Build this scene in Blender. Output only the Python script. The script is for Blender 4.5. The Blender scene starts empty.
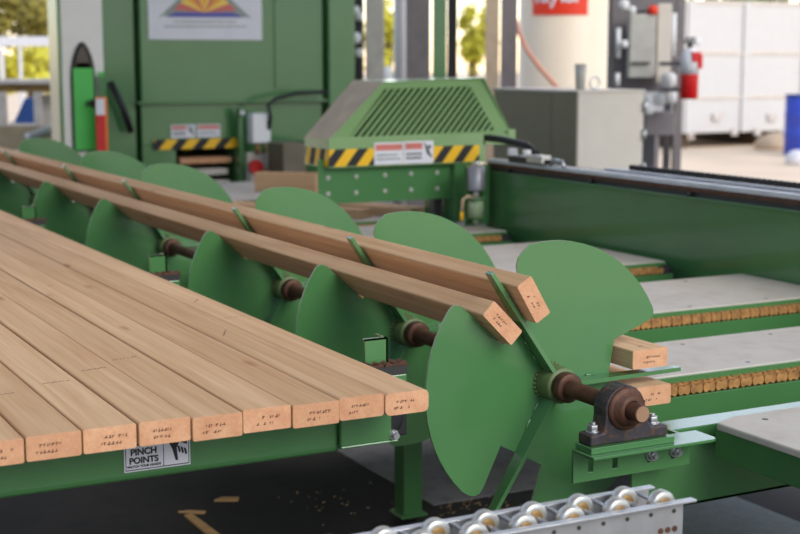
import bpy, bmesh, math, random
from mathutils import Vector, Matrix
S = bpy.context.scene
COL = S.collection
rnd = random.Random(11)
PI = math.pi

# ------------------------------------------------------------------ camera
F = 1420.0
YAW = math.atan(755 / math.hypot(F, 207)); PITCH = math.atan(207 / F)
CAMZ = 1.40
fw = Vector((math.sin(YAW)*math.cos(PITCH), math.cos(YAW)*math.cos(PITCH), -math.sin(PITCH)))
rt = Vector((math.cos(YAW), -math.sin(YAW), 0))
up = rt.cross(fw)
CP = Vector((0, 0, CAMZ))
def ray(px, py): return fw + rt*((px-400)/F) - up*((py-267)/F)
def atD(px, py, D): return CP + ray(px, py)*D
def onX(px, py, x): d = ray(px, py); return CP + d*(x/d.x)
def onY(px, py, y): d = ray(px, py); return CP + d*(y/d.y)
def onZ(px, py, z): d = ray(px, py); return CP + d*((z-CAMZ)/d.z)

cd = bpy.data.cameras.new('camera'); cam = bpy.data.objects.new('camera', cd); COL.objects.link(cam)
cam.location = CP; cam.rotation_euler = (PI/2-PITCH, 0, -YAW)
cd.sensor_width = 36; cd.lens = F/800*36; cd.clip_end = 300; cd.clip_start = .05
cd.dof.use_dof = True; cd.dof.focus_distance = 2.75; cd.dof.aperture_fstop = 4.8
S.camera = cam

# ------------------------------------------------------------------ materials
def lin(c):
    c = c/255
    return c/12.92 if c <= .04045 else ((c+.055)/1.055)**2.4
def rgb(t): return (lin(t[0]), lin(t[1]), lin(t[2]), 1)
M = {}
def mat(name, col, rough=.5, metal=0, var=.12, scale=9, bump=0, spec=.5, emit=None, dirt=None, dirt_amt=.5):
    m = bpy.data.materials.new(name); m.use_nodes = True
    nt = m.node_tree; b = nt.nodes['Principled BSDF']
    b.inputs['Roughness'].default_value = rough; b.inputs['Metallic'].default_value = metal
    b.inputs['Specular IOR Level'].default_value = spec
    tc = nt.nodes.new('ShaderNodeTexCoord'); nz = nt.nodes.new('ShaderNodeTexNoise')
    nz.inputs['Scale'].default_value = scale; nz.inputs['Detail'].default_value = 5
    nt.links.new(tc.outputs['Object'], nz.inputs['Vector'])
    cr = nt.nodes.new('ShaderNodeValToRGB'); c = rgb(col)
    cr.color_ramp.elements[0].position = .3; cr.color_ramp.elements[1].position = .7
    cr.color_ramp.elements[0].color = tuple(max(0, v*(1-var)) for v in c[:3])+(1,)
    cr.color_ramp.elements[1].color = tuple(min(1, v*(1+var)) for v in c[:3])+(1,)
    nt.links.new(nz.outputs['Fac'], cr.inputs['Fac'])
    out = cr.outputs['Color']
    if dirt:
        n2 = nt.nodes.new('ShaderNodeTexNoise'); n2.inputs['Scale'].default_value = scale*3.1; n2.inputs['Detail'].default_value = 7
        nt.links.new(tc.outputs['Object'], n2.inputs['Vector'])
        r2 = nt.nodes.new('ShaderNodeValToRGB'); r2.color_ramp.elements[0].position = .5; r2.color_ramp.elements[1].position = .68
        r2.color_ramp.elements[0].color = (0, 0, 0, 1); r2.color_ramp.elements[1].color = (dirt_amt,)*3+(1,)
        nt.links.new(n2.outputs['Fac'], r2.inputs['Fac'])
        mx = nt.nodes.new('ShaderNodeMixRGB'); mx.inputs['Color2'].default_value = rgb(dirt)
        nt.links.new(r2.outputs['Color'], mx.inputs['Fac']); nt.links.new(out, mx.inputs['Color1']); out = mx.outputs['Color']
    nt.links.new(out, b.inputs['Base Color'])
    if bump:
        bp = nt.nodes.new('ShaderNodeBump'); bp.inputs['Strength'].default_value = bump; bp.inputs['Distance'].default_value = .004
        nt.links.new(nz.outputs['Fac'], bp.inputs['Height']); nt.links.new(bp.outputs['Normal'], b.inputs['Normal'])
    if emit:
        b.inputs['Emission Color'].default_value = rgb(col); b.inputs['Emission Strength'].default_value = emit
    M[name] = m; return m

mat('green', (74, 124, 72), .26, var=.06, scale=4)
mat('green_edge', (158, 176, 140), .5, var=.15, scale=30)
mat('green_welded', (92, 110, 66), .5, var=.25, scale=25)
mat('grey_and_glare', (172, 154, 126), .5)
mat('lit_floor', (158, 154, 158), .7, var=.1, scale=5, dirt=(110, 106, 108), dirt_amt=.5)  # paler floor tone: light falling on the floor, put into the colour
mat('hood_green_lit', (130, 164, 108), .3, var=.05, scale=4)  # same paint as green, lightened: its reflections are put into the colour
mat('gearbox', (104, 94, 76), .5)
mat('shaft_end', (176, 136, 108), .45, metal=.3)
mat('rib', (216, 204, 194), .5)
mat('filter_grey', (150, 150, 156), .4, metal=.3)
mat('deck', (204, 196, 186), .6, var=.06, scale=6, dirt=(182, 164, 142), dirt_amt=.35)
mat('deck_edge', (205, 178, 146), .6)
mat('chain', (182, 132, 78), .5, metal=.2, var=.35, scale=45)
mat('rust', (94, 62, 46), .55, metal=.4, var=.35, scale=30, dirt=(60, 44, 40))
mat('cast', (62, 58, 64), .5, metal=.3, var=.25, scale=30, dirt=(120, 82, 44), dirt_amt=.6)
mat('bolt_zinc', (188, 190, 192), .3, metal=.8)
mat('galv', (196, 197, 200), .34, metal=.75, var=.12, scale=22)
mat('steel_bright', (205, 208, 214), .25, metal=.9)
mat('rail_white', (222, 224, 230), .25, metal=.2)
mat('wheel_zinc', (206, 204, 198), .35, metal=.6)
mat('brass', (150, 118, 70), .5, metal=.4)
mat('black', (22, 22, 24), .5)
mat('rubber', (34, 32, 33), .7)
mat('dark_steel', (62, 60, 60), .45, metal=.3)
mat('floor', (48, 44, 44), .75, var=.22, scale=3, bump=.2, dirt=(34, 31, 31), dirt_amt=.7)
mat('plate', (122, 130, 132), .55, metal=.2, var=.12, scale=30, dirt=(160, 160, 152), dirt_amt=.4)
mat('ground', (230, 208, 182), .9, var=.1, scale=.7)
mat('roof', (150, 144, 134), .7)  # for the unseen roof shaped to block and admit light
mat('blocker', (178, 160, 132), .7)
mat('yellow', (246, 190, 10), .45, var=.03)
mat('white', (232, 230, 230), .45, var=.03)
mat('offwhite', (226, 224, 230), .5, var=.03)
mat('ink', (28, 26, 28), .6)
mat('ink_soft', (128, 90, 68), .8, var=.2, scale=80)
mat('ink_pale', (150, 156, 150), .6)
mat('red', (206, 22, 24), .35, var=.05)
mat('red_header', (214, 120, 108), .5)
mat('red_sign', (238, 56, 22), .5, var=.03)
mat('orange', (228, 120, 20), .45)
mat('logo_orange', (240, 160, 60), .5, var=.02)
mat('logo_yellow', (248, 206, 96), .5, var=.02)
mat('logo_red', (214, 112, 100), .5, var=.02)
mat('logo_blue', (92, 92, 172), .5, var=.02)
mat('bright_green', (76, 192, 80), .4, var=.04)
mat('blue', (52, 74, 186), .45)
mat('blue_dark', (26, 66, 130), .5)
mat('tank', (238, 220, 196), .5, var=.02)
mat('column_grey', (206, 196, 190), .6)
mat('column_beige', (196, 172, 146), .6)
mat('column_dark', (122, 114, 116), .6)
mat('container', (212, 208, 206), .5, var=.02)
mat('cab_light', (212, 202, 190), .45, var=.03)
mat('cab_shaded', (140, 131, 110), .45, var=.04)
mat('box_grey', (184, 180, 172), .4)
mat('hose', (216, 150, 124), .5)
mat('clear', (200, 214, 200), .15)
mat('glass_dark', (70, 58, 58), .1)
mat('chip', (222, 176, 122), .8, var=.15, scale=20)
mat('trunk', (92, 74, 56), .9)
mat('leaf_olive', (150, 138, 60), .6, var=.35, scale=1.5)
mat('leaf_yellow', (214, 206, 70), .6, var=.25, scale=1.5)
mat('leaf_green', (120, 142, 70), .6, var=.3, scale=1.5)
mat('door_white', (240, 234, 226), .35, var=.03)

def wood(name, end=False):
    m = bpy.data.materials.new(name); m.use_nodes = True; nt = m.node_tree; N = nt.nodes; L = nt.links
    b = N['Principled BSDF']; b.inputs['Roughness'].default_value = .75; b.inputs['Specular IOR Level'].default_value = .12
    tc = N.new('ShaderNodeTexCoord'); oi = N.new('ShaderNodeObjectInfo')
    sc = N.new('ShaderNodeMath'); sc.operation = 'MULTIPLY'; sc.inputs[1].default_value = 37.0; L.new(oi.outputs['Random'], sc.inputs[0])
    ad = N.new('ShaderNodeVectorMath'); ad.operation = 'ADD'; L.new(tc.outputs['Object'], ad.inputs[0]); L.new(sc.outputs[0], ad.inputs[1])
    mp = N.new('ShaderNodeMapping'); L.new(ad.outputs[0], mp.inputs['Vector'])
    if end:
        mp.inputs['Scale'].default_value = (14, 0, 14)
        wv = N.new('ShaderNodeTexNoise'); wv.inputs['Scale'].default_value = 2.0; wv.inputs['Detail'].default_value = 3
    else:
        mp.inputs['Scale'].default_value = (34, 1.1, 34)
        wv = N.new('ShaderNodeTexNoise'); wv.inputs['Scale'].default_value = 1.0; wv.inputs['Detail'].default_value = 4; wv.inputs['Distortion'].default_value = 1.2
    L.new(mp.outputs[0], wv.inputs['Vector'])
    cr = N.new('ShaderNodeValToRGB'); e = cr.color_ramp.elements; e[0].position = .3; e[1].position = .68
    if end:
        e[0].color = rgb((212, 156, 122)); e[1].color = rgb((226, 176, 140))
    else:
        e[0].color = rgb((214, 172, 132)); e[1].color = rgb((232, 196, 158))
    L.new(wv.outputs['Fac'], cr.inputs['Fac'])
    # fine fibres and broad tone
    m2 = N.new('ShaderNodeMapping'); L.new(ad.outputs[0], m2.inputs['Vector'])
    m2.inputs['Scale'].default_value = (160, 3, 160) if not end else (220, 1, 220)
    n2 = N.new('ShaderNodeTexNoise'); n2.inputs['Scale'].default_value = 1; n2.inputs['Detail'].default_value = 4; L.new(m2.outputs[0], n2.inputs['Vector'])
    r2 = N.new('ShaderNodeValToRGB'); r2.color_ramp.elements[0].position = .3; r2.color_ramp.elements[1].position = .72
    r2.color_ramp.elements[0].color = (.86, .83, .78, 1); r2.color_ramp.elements[1].color = (1.03, 1.03, 1.03, 1); L.new(n2.outputs['Fac'], r2.inputs['Fac'])
    mu = N.new('ShaderNodeMixRGB'); mu.blend_type = 'MULTIPLY'; mu.inputs['Fac'].default_value = .8
    L.new(cr.outputs['Color'], mu.inputs['Color1']); L.new(r2.outputs['Color'], mu.inputs['Color2'])
    # tone per board
    r3 = N.new('ShaderNodeValToRGB'); r3.color_ramp.elements[0].color = (.86, .82, .76, 1); r3.color_ramp.elements[1].color = (1.05, 1.04, 1.02, 1); L.new(oi.outputs['Random'], r3.inputs['Fac'])
    m3 = N.new('ShaderNodeMixRGB'); m3.blend_type = 'MULTIPLY'; m3.inputs['Fac'].default_value = .8
    L.new(mu.outputs['Color'], m3.inputs['Color1']); L.new(r3.outputs['Color'], m3.inputs['Color2'])
    out = m3.outputs['Color']
    if not end:   # knots
        m4 = N.new('ShaderNodeMapping'); L.new(ad.outputs[0], m4.inputs['Vector']); m4.inputs['Scale'].default_value = (9, 2.6, 9)
        vo = N.new('ShaderNodeTexVoronoi'); vo.inputs['Scale'].default_value = 1; L.new(m4.outputs[0], vo.inputs['Vector'])
        r4 = N.new('ShaderNodeValToRGB'); r4.color_ramp.elements[0].position = .02; r4.color_ramp.elements[1].position = .12
        r4.color_ramp.elements[0].color = (.75, .75, .75, 1); r4.color_ramp.elements[1].color = (0, 0, 0, 1); L.new(vo.outputs['Distance'], r4.inputs['Fac'])
        m5 = N.new('ShaderNodeMixRGB'); m5.inputs['Color2'].default_value = rgb((158, 98, 56)); L.new(r4.outputs['Color'], m5.inputs['Fac'])
        L.new(out, m5.inputs['Color1']); out = m5.outputs['Color']
    L.new(out, b.inputs['Base Color'])
    bp = N.new('ShaderNodeBump'); bp.inputs['Strength'].default_value = .12; bp.inputs['Distance'].default_value = .001
    L.new(n2.outputs['Fac'], bp.inputs['Height']); L.new(bp.outputs['Normal'], b.inputs['Normal'])
    M[name] = m
wood('wood'); wood('wood_end', True)

for k in ('green', 'hood_green_lit'):
    b = M[k].node_tree.nodes['Principled BSDF']; b.inputs['Coat Weight'].default_value = .7; b.inputs['Coat Roughness'].default_value = .12
# ------------------------------------------------------------------ mesh helper
class MB:
    def __init__(s): s.bm = bmesh.new(); s.mi = 0
    def _f(s, vs):
        try:
            f = s.bm.faces.new(vs); f.material_index = s.mi; return f
        except ValueError: return None
    def box(s, lo, hi, R=None, c=None):
        lo, hi = Vector(lo), Vector(hi)
        pts = [Vector((x, y, z)) for x in (lo.x, hi.x) for y in (lo.y, hi.y) for z in (lo.z, hi.z)]
        if R is not None:
            c = Vector(c) if c is not None else (lo+hi)/2
            pts = [c + R @ (p-c) for p in pts]
        v = [s.bm.verts.new(p) for p in pts]
        for q in ((0,1,3,2),(4,6,7,5),(0,4,5,1),(2,3,7,6),(0,2,6,4),(1,5,7,3)): s._f([v[i] for i in q])
        return s
    def hexa(s, p):   # 8 points: bottom 4 loop, top 4 loop
        v = [s.bm.verts.new(Vector(q)) for q in p]
        for q in ((3,2,1,0),(4,5,6,7),(0,1,5,4),(1,2,6,5),(2,3,7,6),(3,0,4,7)): s._f([v[i] for i in q])
        return s
    def cyl(s, p0, p1, r, n=20, r2=None, caps=True):
        p0, p1 = Vector(p0), Vector(p1); r2 = r if r2 is None else r2
        d = (p1-p0).normalized(); u = d.orthogonal().normalized(); w = d.cross(u)
        a = [s.bm.verts.new(p0+(u*math.cos(2*PI*i/n)+w*math.sin(2*PI*i/n))*r) for i in range(n)]
        b = [s.bm.verts.new(p1+(u*math.cos(2*PI*i/n)+w*math.sin(2*PI*i/n))*r2) for i in range(n)]
        for i in range(n):
            f = s._f([a[i], a[(i+1)%n], b[(i+1)%n], b[i]])
            if f: f.smooth = True
        if caps: s._f(a[::-1]); s._f(b)
        return s
    def lathe(s, p, axis, prof, n=24, caps=True):    # prof: (distance along axis, radius)
        p = Vector(p); d = Vector(axis).normalized(); u = d.orthogonal().normalized(); w = d.cross(u)
        rings = [[s.bm.verts.new(p+d*h+(u*math.cos(2*PI*i/n)+w*math.sin(2*PI*i/n))*max(r, 1e-4)) for i in range(n)] for h, r in prof]
        for k in range(len(rings)-1):
            for i in range(n):
                f = s._f([rings[k][i], rings[k][(i+1)%n], rings[k+1][(i+1)%n], rings[k+1][i]])
                if f: f.smooth = True
        if caps: s._f(rings[0][::-1]); s._f(rings[-1])
        return s
    def tube(s, pts, r, n=10):
        pts = [Vector(p) for p in pts]
        rings = []
        ref = None
        for i, p in enumerate(pts):
            d = (pts[min(i+1, len(pts)-1)] - pts[max(i-1, 0)]).normalized()
            if ref is None: ref = d.orthogonal().normalized()
            ref = (ref - d*ref.dot(d)).normalized(); w = d.cross(ref)
            rings.append([s.bm.verts.new(p+(ref*math.cos(2*PI*k/n)+w*math.sin(2*PI*k/n))*r) for k in range(n)])
        for a, b in zip(rings, rings[1:]):
            for k in range(n):
                f = s._f([a[k], a[(k+1)%n], b[(k+1)%n], b[k]])
                if f: f.smooth = True
        s._f(rings[0][::-1]); s._f(rings[-1]); return s
    def prism(s, poly, o, u, v, n, t0, t1, side=None):   # polygon in (u,v) at o, from t0 to t1 along n
        o, u, v, n = Vector(o), Vector(u), Vector(v), Vector(n)
        a = [s.bm.verts.new(o+u*x+v*y+n*t0) for x, y in poly]
        b = [s.bm.verts.new(o+u*x+v*y+n*t1) for x, y in poly]
        m0 = s.mi; k = len(poly)
        s._f(a[::-1]); s._f(b)
        if side is not None: s.mi = side
        for i in range(k): s._f([a[i], a[(i+1)%k], b[(i+1)%k], b[i]])
        s.mi = m0; return s
    def quad(s, pts): s._f([s.bm.verts.new(Vector(p)) for p in pts]); return s
    def build(s, name, mats, parent=None, off=None, bevel=0, loc=None, seg=2):
        """vertices are world coordinates; off (default the thing's own base) becomes the origin"""
        root = parent
        while root is not None and root.parent: root = root.parent
        o = Vector(off) if off is not None else (root.location if root else Vector((0, 0, 0)))
        if o.length: bmesh.ops.translate(s.bm, verts=s.bm.verts, vec=-o)
        bmesh.ops.recalc_face_normals(s.bm, faces=s.bm.faces)
        me = bpy.data.meshes.new(name); s.bm.to_mesh(me); s.bm.free()
        for m in (mats if isinstance(mats, (list, tuple)) else [mats]): me.materials.append(M[m])
        ob = bpy.data.objects.new(name, me); COL.objects.link(ob)
        if parent: ob.parent = parent
        elif off is not None: ob.location = o
        if loc is not None: ob.location = loc
        if bevel:
            bv = ob.modifiers.new('b', 'BEVEL'); bv.width = bevel; bv.segments = seg; bv.limit_method = 'ANGLE'; bv.angle_limit = math.radians(40)
            bv.harden_normals = False
        return ob
def tag(o, label=None, cat=None, group=None, kind=None):
    if label: o['label'] = label
    if cat: o['category'] = cat
    if group: o['group'] = group
    if kind: o['kind'] = kind
    return o
def thing(name, label, cat, loc, group=None):
    o = bpy.data.objects.new(name, None); COL.objects.link(o); o.location = loc; o.empty_display_size = .1
    return tag(o, label, cat, group)
def text(body, name, m, parent, o, u, v, size, ex=.0006, bold=0, align='CENTER'):
    cu = bpy.data.curves.new(name, 'FONT'); cu.body = body; cu.size = size; cu.extrude = ex; cu.offset = bold
    cu.align_x = align; cu.align_y = 'CENTER'; cu.materials.append(M[m])
    tmp = bpy.data.objects.new('tmp', cu); COL.objects.link(tmp)
    bpy.context.view_layer.update()
    me = bpy.data.meshes.new_from_object(tmp.evaluated_get(bpy.context.evaluated_depsgraph_get()))
    bpy.data.objects.remove(tmp); bpy.data.curves.remove(cu)
    root = parent
    while root.parent: root = root.parent
    u, v = Vector(u).normalized(), Vector(v).normalized(); n = u.cross(v)
    mt = Matrix((u, v, n)).transposed().to_4x4(); mt.translation = Vector(o)-root.location
    me.transform(mt)
    ob = bpy.data.objects.new(name, me); COL.objects.link(ob); ob.parent = parent; return ob
def clip(poly, conv):   # convex clip, conv counter-clockwise
    for i in range(len(conv)):
        a, b = conv[i], conv[(i+1) % len(conv)]; out = []
        def side(p): return (b[0]-a[0])*(p[1]-a[1])-(b[1]-a[1])*(p[0]-a[0])
        for j in range(len(poly)):
            p, q = poly[j], poly[(j+1) % len(poly)]; sp, sq = side(p), side(q)
            if sp >= 0: out.append(p)
            if sp*sq < 0: t = sp/(sp-sq); out.append((p[0]+(q[0]-p[0])*t, p[1]+(q[1]-p[1])*t))
        poly = out
        if len(poly) < 3: return []
    return poly
X, Y, Z = Vector((1, 0, 0)), Vector((0, 1, 0)), Vector((0, 0, 1))
def rotY(a): return Matrix.Rotation(a, 3, 'Y')

# ------------------------------------------------------------------ setting
tag(MB().box((-2.5, -1.5, -.12), (9.3, 12.6, 0)).build('floor', 'floor'), kind='structure')
tag(MB().box((-70, -60, -.3), (110, 150, -.125)).build('ground', 'ground'), kind='structure')
tag(MB().box((-2.6, .8, 4.3), (6.2, 7.4, 4.42)).build('unseen_roof', 'roof'), kind='structure')  # unseen shed roof, its extent shaped to block and admit light
tag(MB().box((-2.6, -1.5, -.12), (-2.5, 12.6, 2.15)).build('blocker_left', 'blocker'), kind='structure')  # unseen wall added to hold back and bounce light from the left

tag(MB().box((2.12, 3.80, .0005), (3.9, 8.4, .004)).build('lit_floor_patch', 'lit_floor'), kind='structure')  # thin paler sheet added to paint the lit floor under the decks
# ------------------------------------------------------------------ lumber
def rrect(w, t, r, n=4):
    P = []
    for cx, cz, a0 in ((w/2-r, t/2-r, 0), (-w/2+r, t/2-r, 90), (-w/2+r, -t/2+r, 180), (w/2-r, -t/2+r, 270)):
        for k in range(n+1):
            a = math.radians(a0+90*k/n); P.append((cx+r*math.cos(a), cz+r*math.sin(a)))
    return P
def board(label, w, t, y0, length, cx, cz, ang=0, r=.004, group=None, yaw=0, seed=0, stamp=True, name='lumber_board', marks=(), nick=0):
    """a stud lying along Y, near end at y0; its origin is at the near end's centre"""
    R = random.Random(seed)
    b = MB(); poly = rrect(w, t, r); n = len(poly)
    stations = [0, .0015] + [length*k/6 for k in range(1, 6)] + [length]
    rings = []
    for i, y in enumerate(stations):
        sc = .985 if i in (0, len(stations)-1) else 1
        rings.append([b.bm.verts.new(Vector((x*sc, y, z*sc))) for x, z in poly])
    for a, c in zip(rings, rings[1:]):
        for k in range(n): b._f([a[k], a[(k+1) % n], c[(k+1) % n], c[k]])
    b.mi = 1; b._f(rings[0]); b._f(rings[-1][::-1])
    o = b.build(name, ['wood', 'wood_end'])
    for f in o.data.polygons:
        if f.material_index == 0 and len(f.vertices) == 4: f.use_smooth = False
    o.location = (cx, y0, cz); o.rotation_euler = (0, ang, yaw)
    tag(o, label, 'board', group)
    if stamp:
        s = MB(); x = -w*.24+R.uniform(-.004, .012)
        for row in range(2):
            z = t*(.02 - .27*row) + .003; xx = x + (0 if row == 0 else -w*.06)
            for k in range(7 if row == 0 else 6):
                ww = R.uniform(.002, .0052); hh = R.uniform(.0035, .0055)
                if R.random() < .85:
                    if R.random() < .5:
                        s.box((xx, -.0004, z-hh/2), (xx+ww*.4, .0001, z+hh/2)); s.box((xx, -.0004, z+hh*.1), (xx+ww, .0001, z+hh*.42))
                    else:
                        s.box((xx, -.0004, z-hh/2), (xx+ww, .0001, z-hh*.1)); s.box((xx+ww*.5, -.0004, z-hh/2), (xx+ww, .0001, z+hh/2))
                xx += ww+.0017
        g = s.build('grade_stamp', 'ink_soft', o, off=(0, 0, 0)); g.parent = o; g['label'] = 'faint brown ink stamp'
    if marks:
        s = MB()
        for (x0, yy, dx, dy, wd) in marks:
            d = Vector((dx, dy, 0)); nn = Vector((-dy, dx, 0)).normalized()*wd/2; p = Vector((x0, yy, t/2+.0003))
            K = 7
            for k in range(K):
                a, c = k/K, (k+R.uniform(.5, .95))/K; j = nn*R.uniform(-1, 1)
                s.quad([p+d*a-nn+j, p+d*c-nn+j, p+d*c+nn+j, p+d*a+nn+j])
        g = s.build('ink_mark', 'ink_soft', o, off=(0, 0, 0)); g['label'] = 'dark smudged ink mark'
    return o

xs = [.478, .567, .658, .748, .836, .925, 1.013, 1.101, 1.189]
ends = [2.150, 2.148, 2.155, 2.152, 2.146, 2.150, 2.146, 2.150, 2.148]
PL = ['leftmost plank in the row on the table, partly cut off by the frame',
      'second plank from the left, orange tinted end with a small knot',
      'third plank from the left, ending left of the pinch points sticker',
      'plank whose end covers the top of the pinch points sticker',
      'middle plank of the row on the table, fifth from either side',
      'fourth plank from the right, pale streaked grain, corner missing at its end',
      'third plank from the right of the row on the table',
      'second plank from the right, one in from the row edge beside the lobed wheels',
      'rightmost plank of the row, rounded edges, nearest the green lobed wheels']
PT = .040
for i, (x, e) in enumerate(zip(xs, ends)):
    w = .0868
    mk = {3: [(-.02, .42, .05, .012, .004)], 4: [(-.03, .50, .055, .012, .004)], 7: [(-.02, .62, .03, .06, .003)], 8: [(-.03, .82, .055, .01, .003), (-.02, 1.05, .03, .05, .003)], 2: [(-.02, .35, .05, .008, .004)], 1: [(-.03, .30, .04, .006, .004)]}.get(i, ())
    board(PL[i], w, PT, e, 5.2, x-w/2-.001, (.8237-PT/2)+.0006 + (.0015 if i % 2 else 0), r=.010 if i == 8 else (.006 if i == 7 else .0035), group='planks on the infeed table', seed=i, marks=mk,
          yaw=0)

board('stud riding on the lobed wheels, nearer the plank table, left of the bars', .096, .038, 2.375, 5.6, 1.482, .879, math.radians(45), group='studs lifted by the lobed wheels', seed=21, r=.004,
      marks=[(-.01, .30, .015, .10, .004), (.02, .62, .012, .09, .004), (-.03, 1.3, .01, .08, .003)])
board('stud riding on the lobed wheels, further from the plank table, its end sticking out most', .092, .039, 2.35, 5.6, 1.5385, .9258, math.radians(59), group='studs lifted by the lobed wheels', seed=22, r=.004,
      marks=[(.0, .5, .02, .08, .003)])
board('short stud lying flat on top of the level bar of the front wheel', .092, .041, 2.37, 1.05, 1.848, .7725, 0, group='studs beside the chain deck', seed=23, r=.003, marks=[(-.01, .03, .012, .004, .006)])
board('short stud lying under the level bar, behind the bearing', .092, .043, 2.37, 1.05, 1.860, .6905, 0, group='studs beside the chain deck', seed=24, r=.005)

# ------------------------------------------------------------------ lobed wheels on their shaft
HX, HZ = 1.625, .737
WY = [2.42, 3.065, 3.83, 4.905, 5.725, 6.815]
rotor = thing('lobed_wheel_shaft', 'long rusty shaft carrying six green three-lobed lumber lifting wheels', 'shaft', (HX, 2.09, HZ))
MB().cyl((HX, 2.103, HZ), (HX, 7.3, HZ), .0175, 24).build('shaft', 'rust', rotor, bevel=.002)
MB().cyl((HX, 2.1020, HZ), (HX, 2.1032, HZ), .0152, 24).build('shaft_end', 'shaft_end', rotor)
BAR = [123, -.5, 240.5]
BLEN = [.288, .326, .312]
def lobe(b, k):
    P = []
    def p(r, a): P.append((r*math.cos(math.radians(a)), r*math.sin(math.radians(a))))
    head = ([(.155, 18.5), (.235, 13.3), (.262, 14.2), (.277, 16.2), (.286, 19)], [(.155, 27), (.235, 27.3), (.262, 28.2), (.277, 30.2), (.286, 33)],
            [(.171, 14.6), (.262, 8.2), (.276, 8.3), (.286, 9.6), (.292, 12.2)])[k]
    for r, a in head: p(r, b-a)
    a0 = head[-1][1]+3.5
    for q in range(15): p(.2955, b-(a0+(95-a0)*q/14))
    for r, a in ([(.2945, 97), (.290, 98.6), (.281, 99.6), (.268, 99.8), (.178, 98.5)], [(.2945, 95.5), (.290, 97.3), (.281, 98.3), (.268, 98.6), (.178, 95.2)],
                 [(.2945, 97), (.290, 98.6), (.281, 99.6), (.268, 99.8), (.145, 97.5)])[k]: p(r, b-a)
    return P
def wheel_mesh():
    P = []
    for k, b in enumerate(BAR): P += lobe(b, k)
    return P
m = MB(); poly = wheel_mesh()
m.prism(poly, (0, 0, 0), X, Z, Y, -.003, .003, side=1)  # pale edge faces: bare rim, with its highlight put into the colour
w0 = m.build('lobed_wheel', ['green', 'green_edge'], None, off=(0, 0, 0)); w0.parent = rotor
h = MB(); h.lathe((0, -.052, 0), Y, [(0, .024), (0, .036), (.004, .038), (.05, .038), (.075, .038), (.079, .036), (.079, .024)], 28)
h0 = h.build('hub', 'green_welded', None, off=(0, 0, 0)); h0.parent = w0
k_ = MB(); k_.lathe((0, -.078, 0), Y, [(0, .02), (0, .029), (.003, .031), (.022, .031), (.0255, .029), (.0255, .02)], 28)
c0 = k_.build('collar', 'rust', None, off=(0, 0, 0)); c0.parent = w0; c0['label'] = 'rusty brown shaft collar'
bars0 = []
for a, L in zip(BAR, BLEN):
    d = Vector((math.cos(math.radians(a)), 0, math.sin(math.radians(a)))); n = Vector((-d.z, 0, d.x))
    q = MB()
    q.hexa([d*.036-n*.0045+Y*-.050, d*L-n*.0045+Y*-.026, d*L-n*.0045+Y*-.003, d*.036-n*.0045+Y*-.003,
            d*.036+n*.0045+Y*-.050, d*L+n*.0045+Y*-.026, d*L+n*.0045+Y*-.003, d*.036+n*.0045+Y*-.003])
    # weld beads where the bar meets the plate
    for rr in (.062, .10):
        for sd in (-1, 1):
            c = d*rr+n*sd*.0055+Y*-.0045
            q.lathe(c-d*.012, d, [(0, .0008), (.003, .0028), (.021, .0028), (.024, .0008)], 6)
    o = q.build('flat_bar', 'green', None, off=(0, 0, 0), bevel=.001); o.parent = w0; bars0.append(o)
# rough weld ring around the hub
wl = MB()
for k in range(26):
    a = 2*PI*k/26; wl.lathe((.0385*math.cos(a), -.0045, .0385*math.sin(a)), Y, [(-.003, .001), (-.001, .0045), (.002, .0045), (.003, .001)], 7)
wl0 = wl.build('weld_bead', 'green_welded', None, off=(0, 0, 0)); wl0.parent = w0
WL = ['nearest green lobed wheel, beside the bearing', 'second lobed wheel behind the nearest', 'third lobed wheel from the front', 'fourth lobed wheel from the front', 'fifth lobed wheel from the front', 'furthest lobed wheel, at the back end']
for i, y in enumerate(WY):
    if i == 0: w = w0
    else:
        w = w0.copy(); COL.objects.link(w); w.parent = rotor
        for ch in [h0, c0, wl0]+bars0:
            c = ch.copy(); COL.objects.link(c); c.parent = w
    w.location = (0, y-2.09, 0); w['label'] = WL[i]

# pillow block bearing on the bracket in front
pb = thing('pillow_block_bearing', 'dark rusty pillow block bearing holding the front end of the shaft', 'bearing', (HX, 2.18, .670))
base_z = .670
m = MB()
bc_ = .012
P = [(bc_-.092, base_z-HZ), (bc_+.092, base_z-HZ), (bc_+.092, base_z-HZ+.021), (bc_+.050, base_z-HZ+.024)]
for k in range(13):
    a = math.radians(-12+204*k/12); P.append((.0465*math.cos(a), -.002+.0465*math.sin(a)))
P += [(bc_-.062, base_z-HZ+.024), (bc_-.092, base_z-HZ+.021)]
P = P[:10]+[P[10]]+[(.0230*math.cos(a), .0230*math.sin(a)) for a in (math.radians(90-360*k/24) for k in range(25))]+P[10:]
m.prism(P, (HX, 2.18, HZ), X, Z, Y, -.024, .019)
m.build('housing', 'cast', pb, bevel=.004, seg=3)
m = MB(); m.lathe((HX, 2.18, HZ), -Y, [(.020, .0190), (.020, .042), (.028, .042), (.031, .036), (.031, .031), (.047, .030), (.047, .0190)], 30, caps=False)
m.build('inner_ring', 'rust', pb)
m = MB()
m.cyl((HX+.026, 2.142, HZ+.010), (HX+.034, 2.142, HZ+.013), .003, 8)
m.build('set_screw', 'dark_steel', pb)
for sx in (-1, 1):
    m = MB(); c = Vector((HX+bc_+sx*.071, 2.18, base_z+.0215))
    m.cyl(c, c+Z*.003, .0145, 20); m.cyl(c+Z*.003, c+Z*.015, .0115, 6); m.cyl(c+Z*.015, c+Z*.02, .006, 10)
    m.build('bolt', 'bolt_zinc', pb, bevel=.0008)

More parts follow.
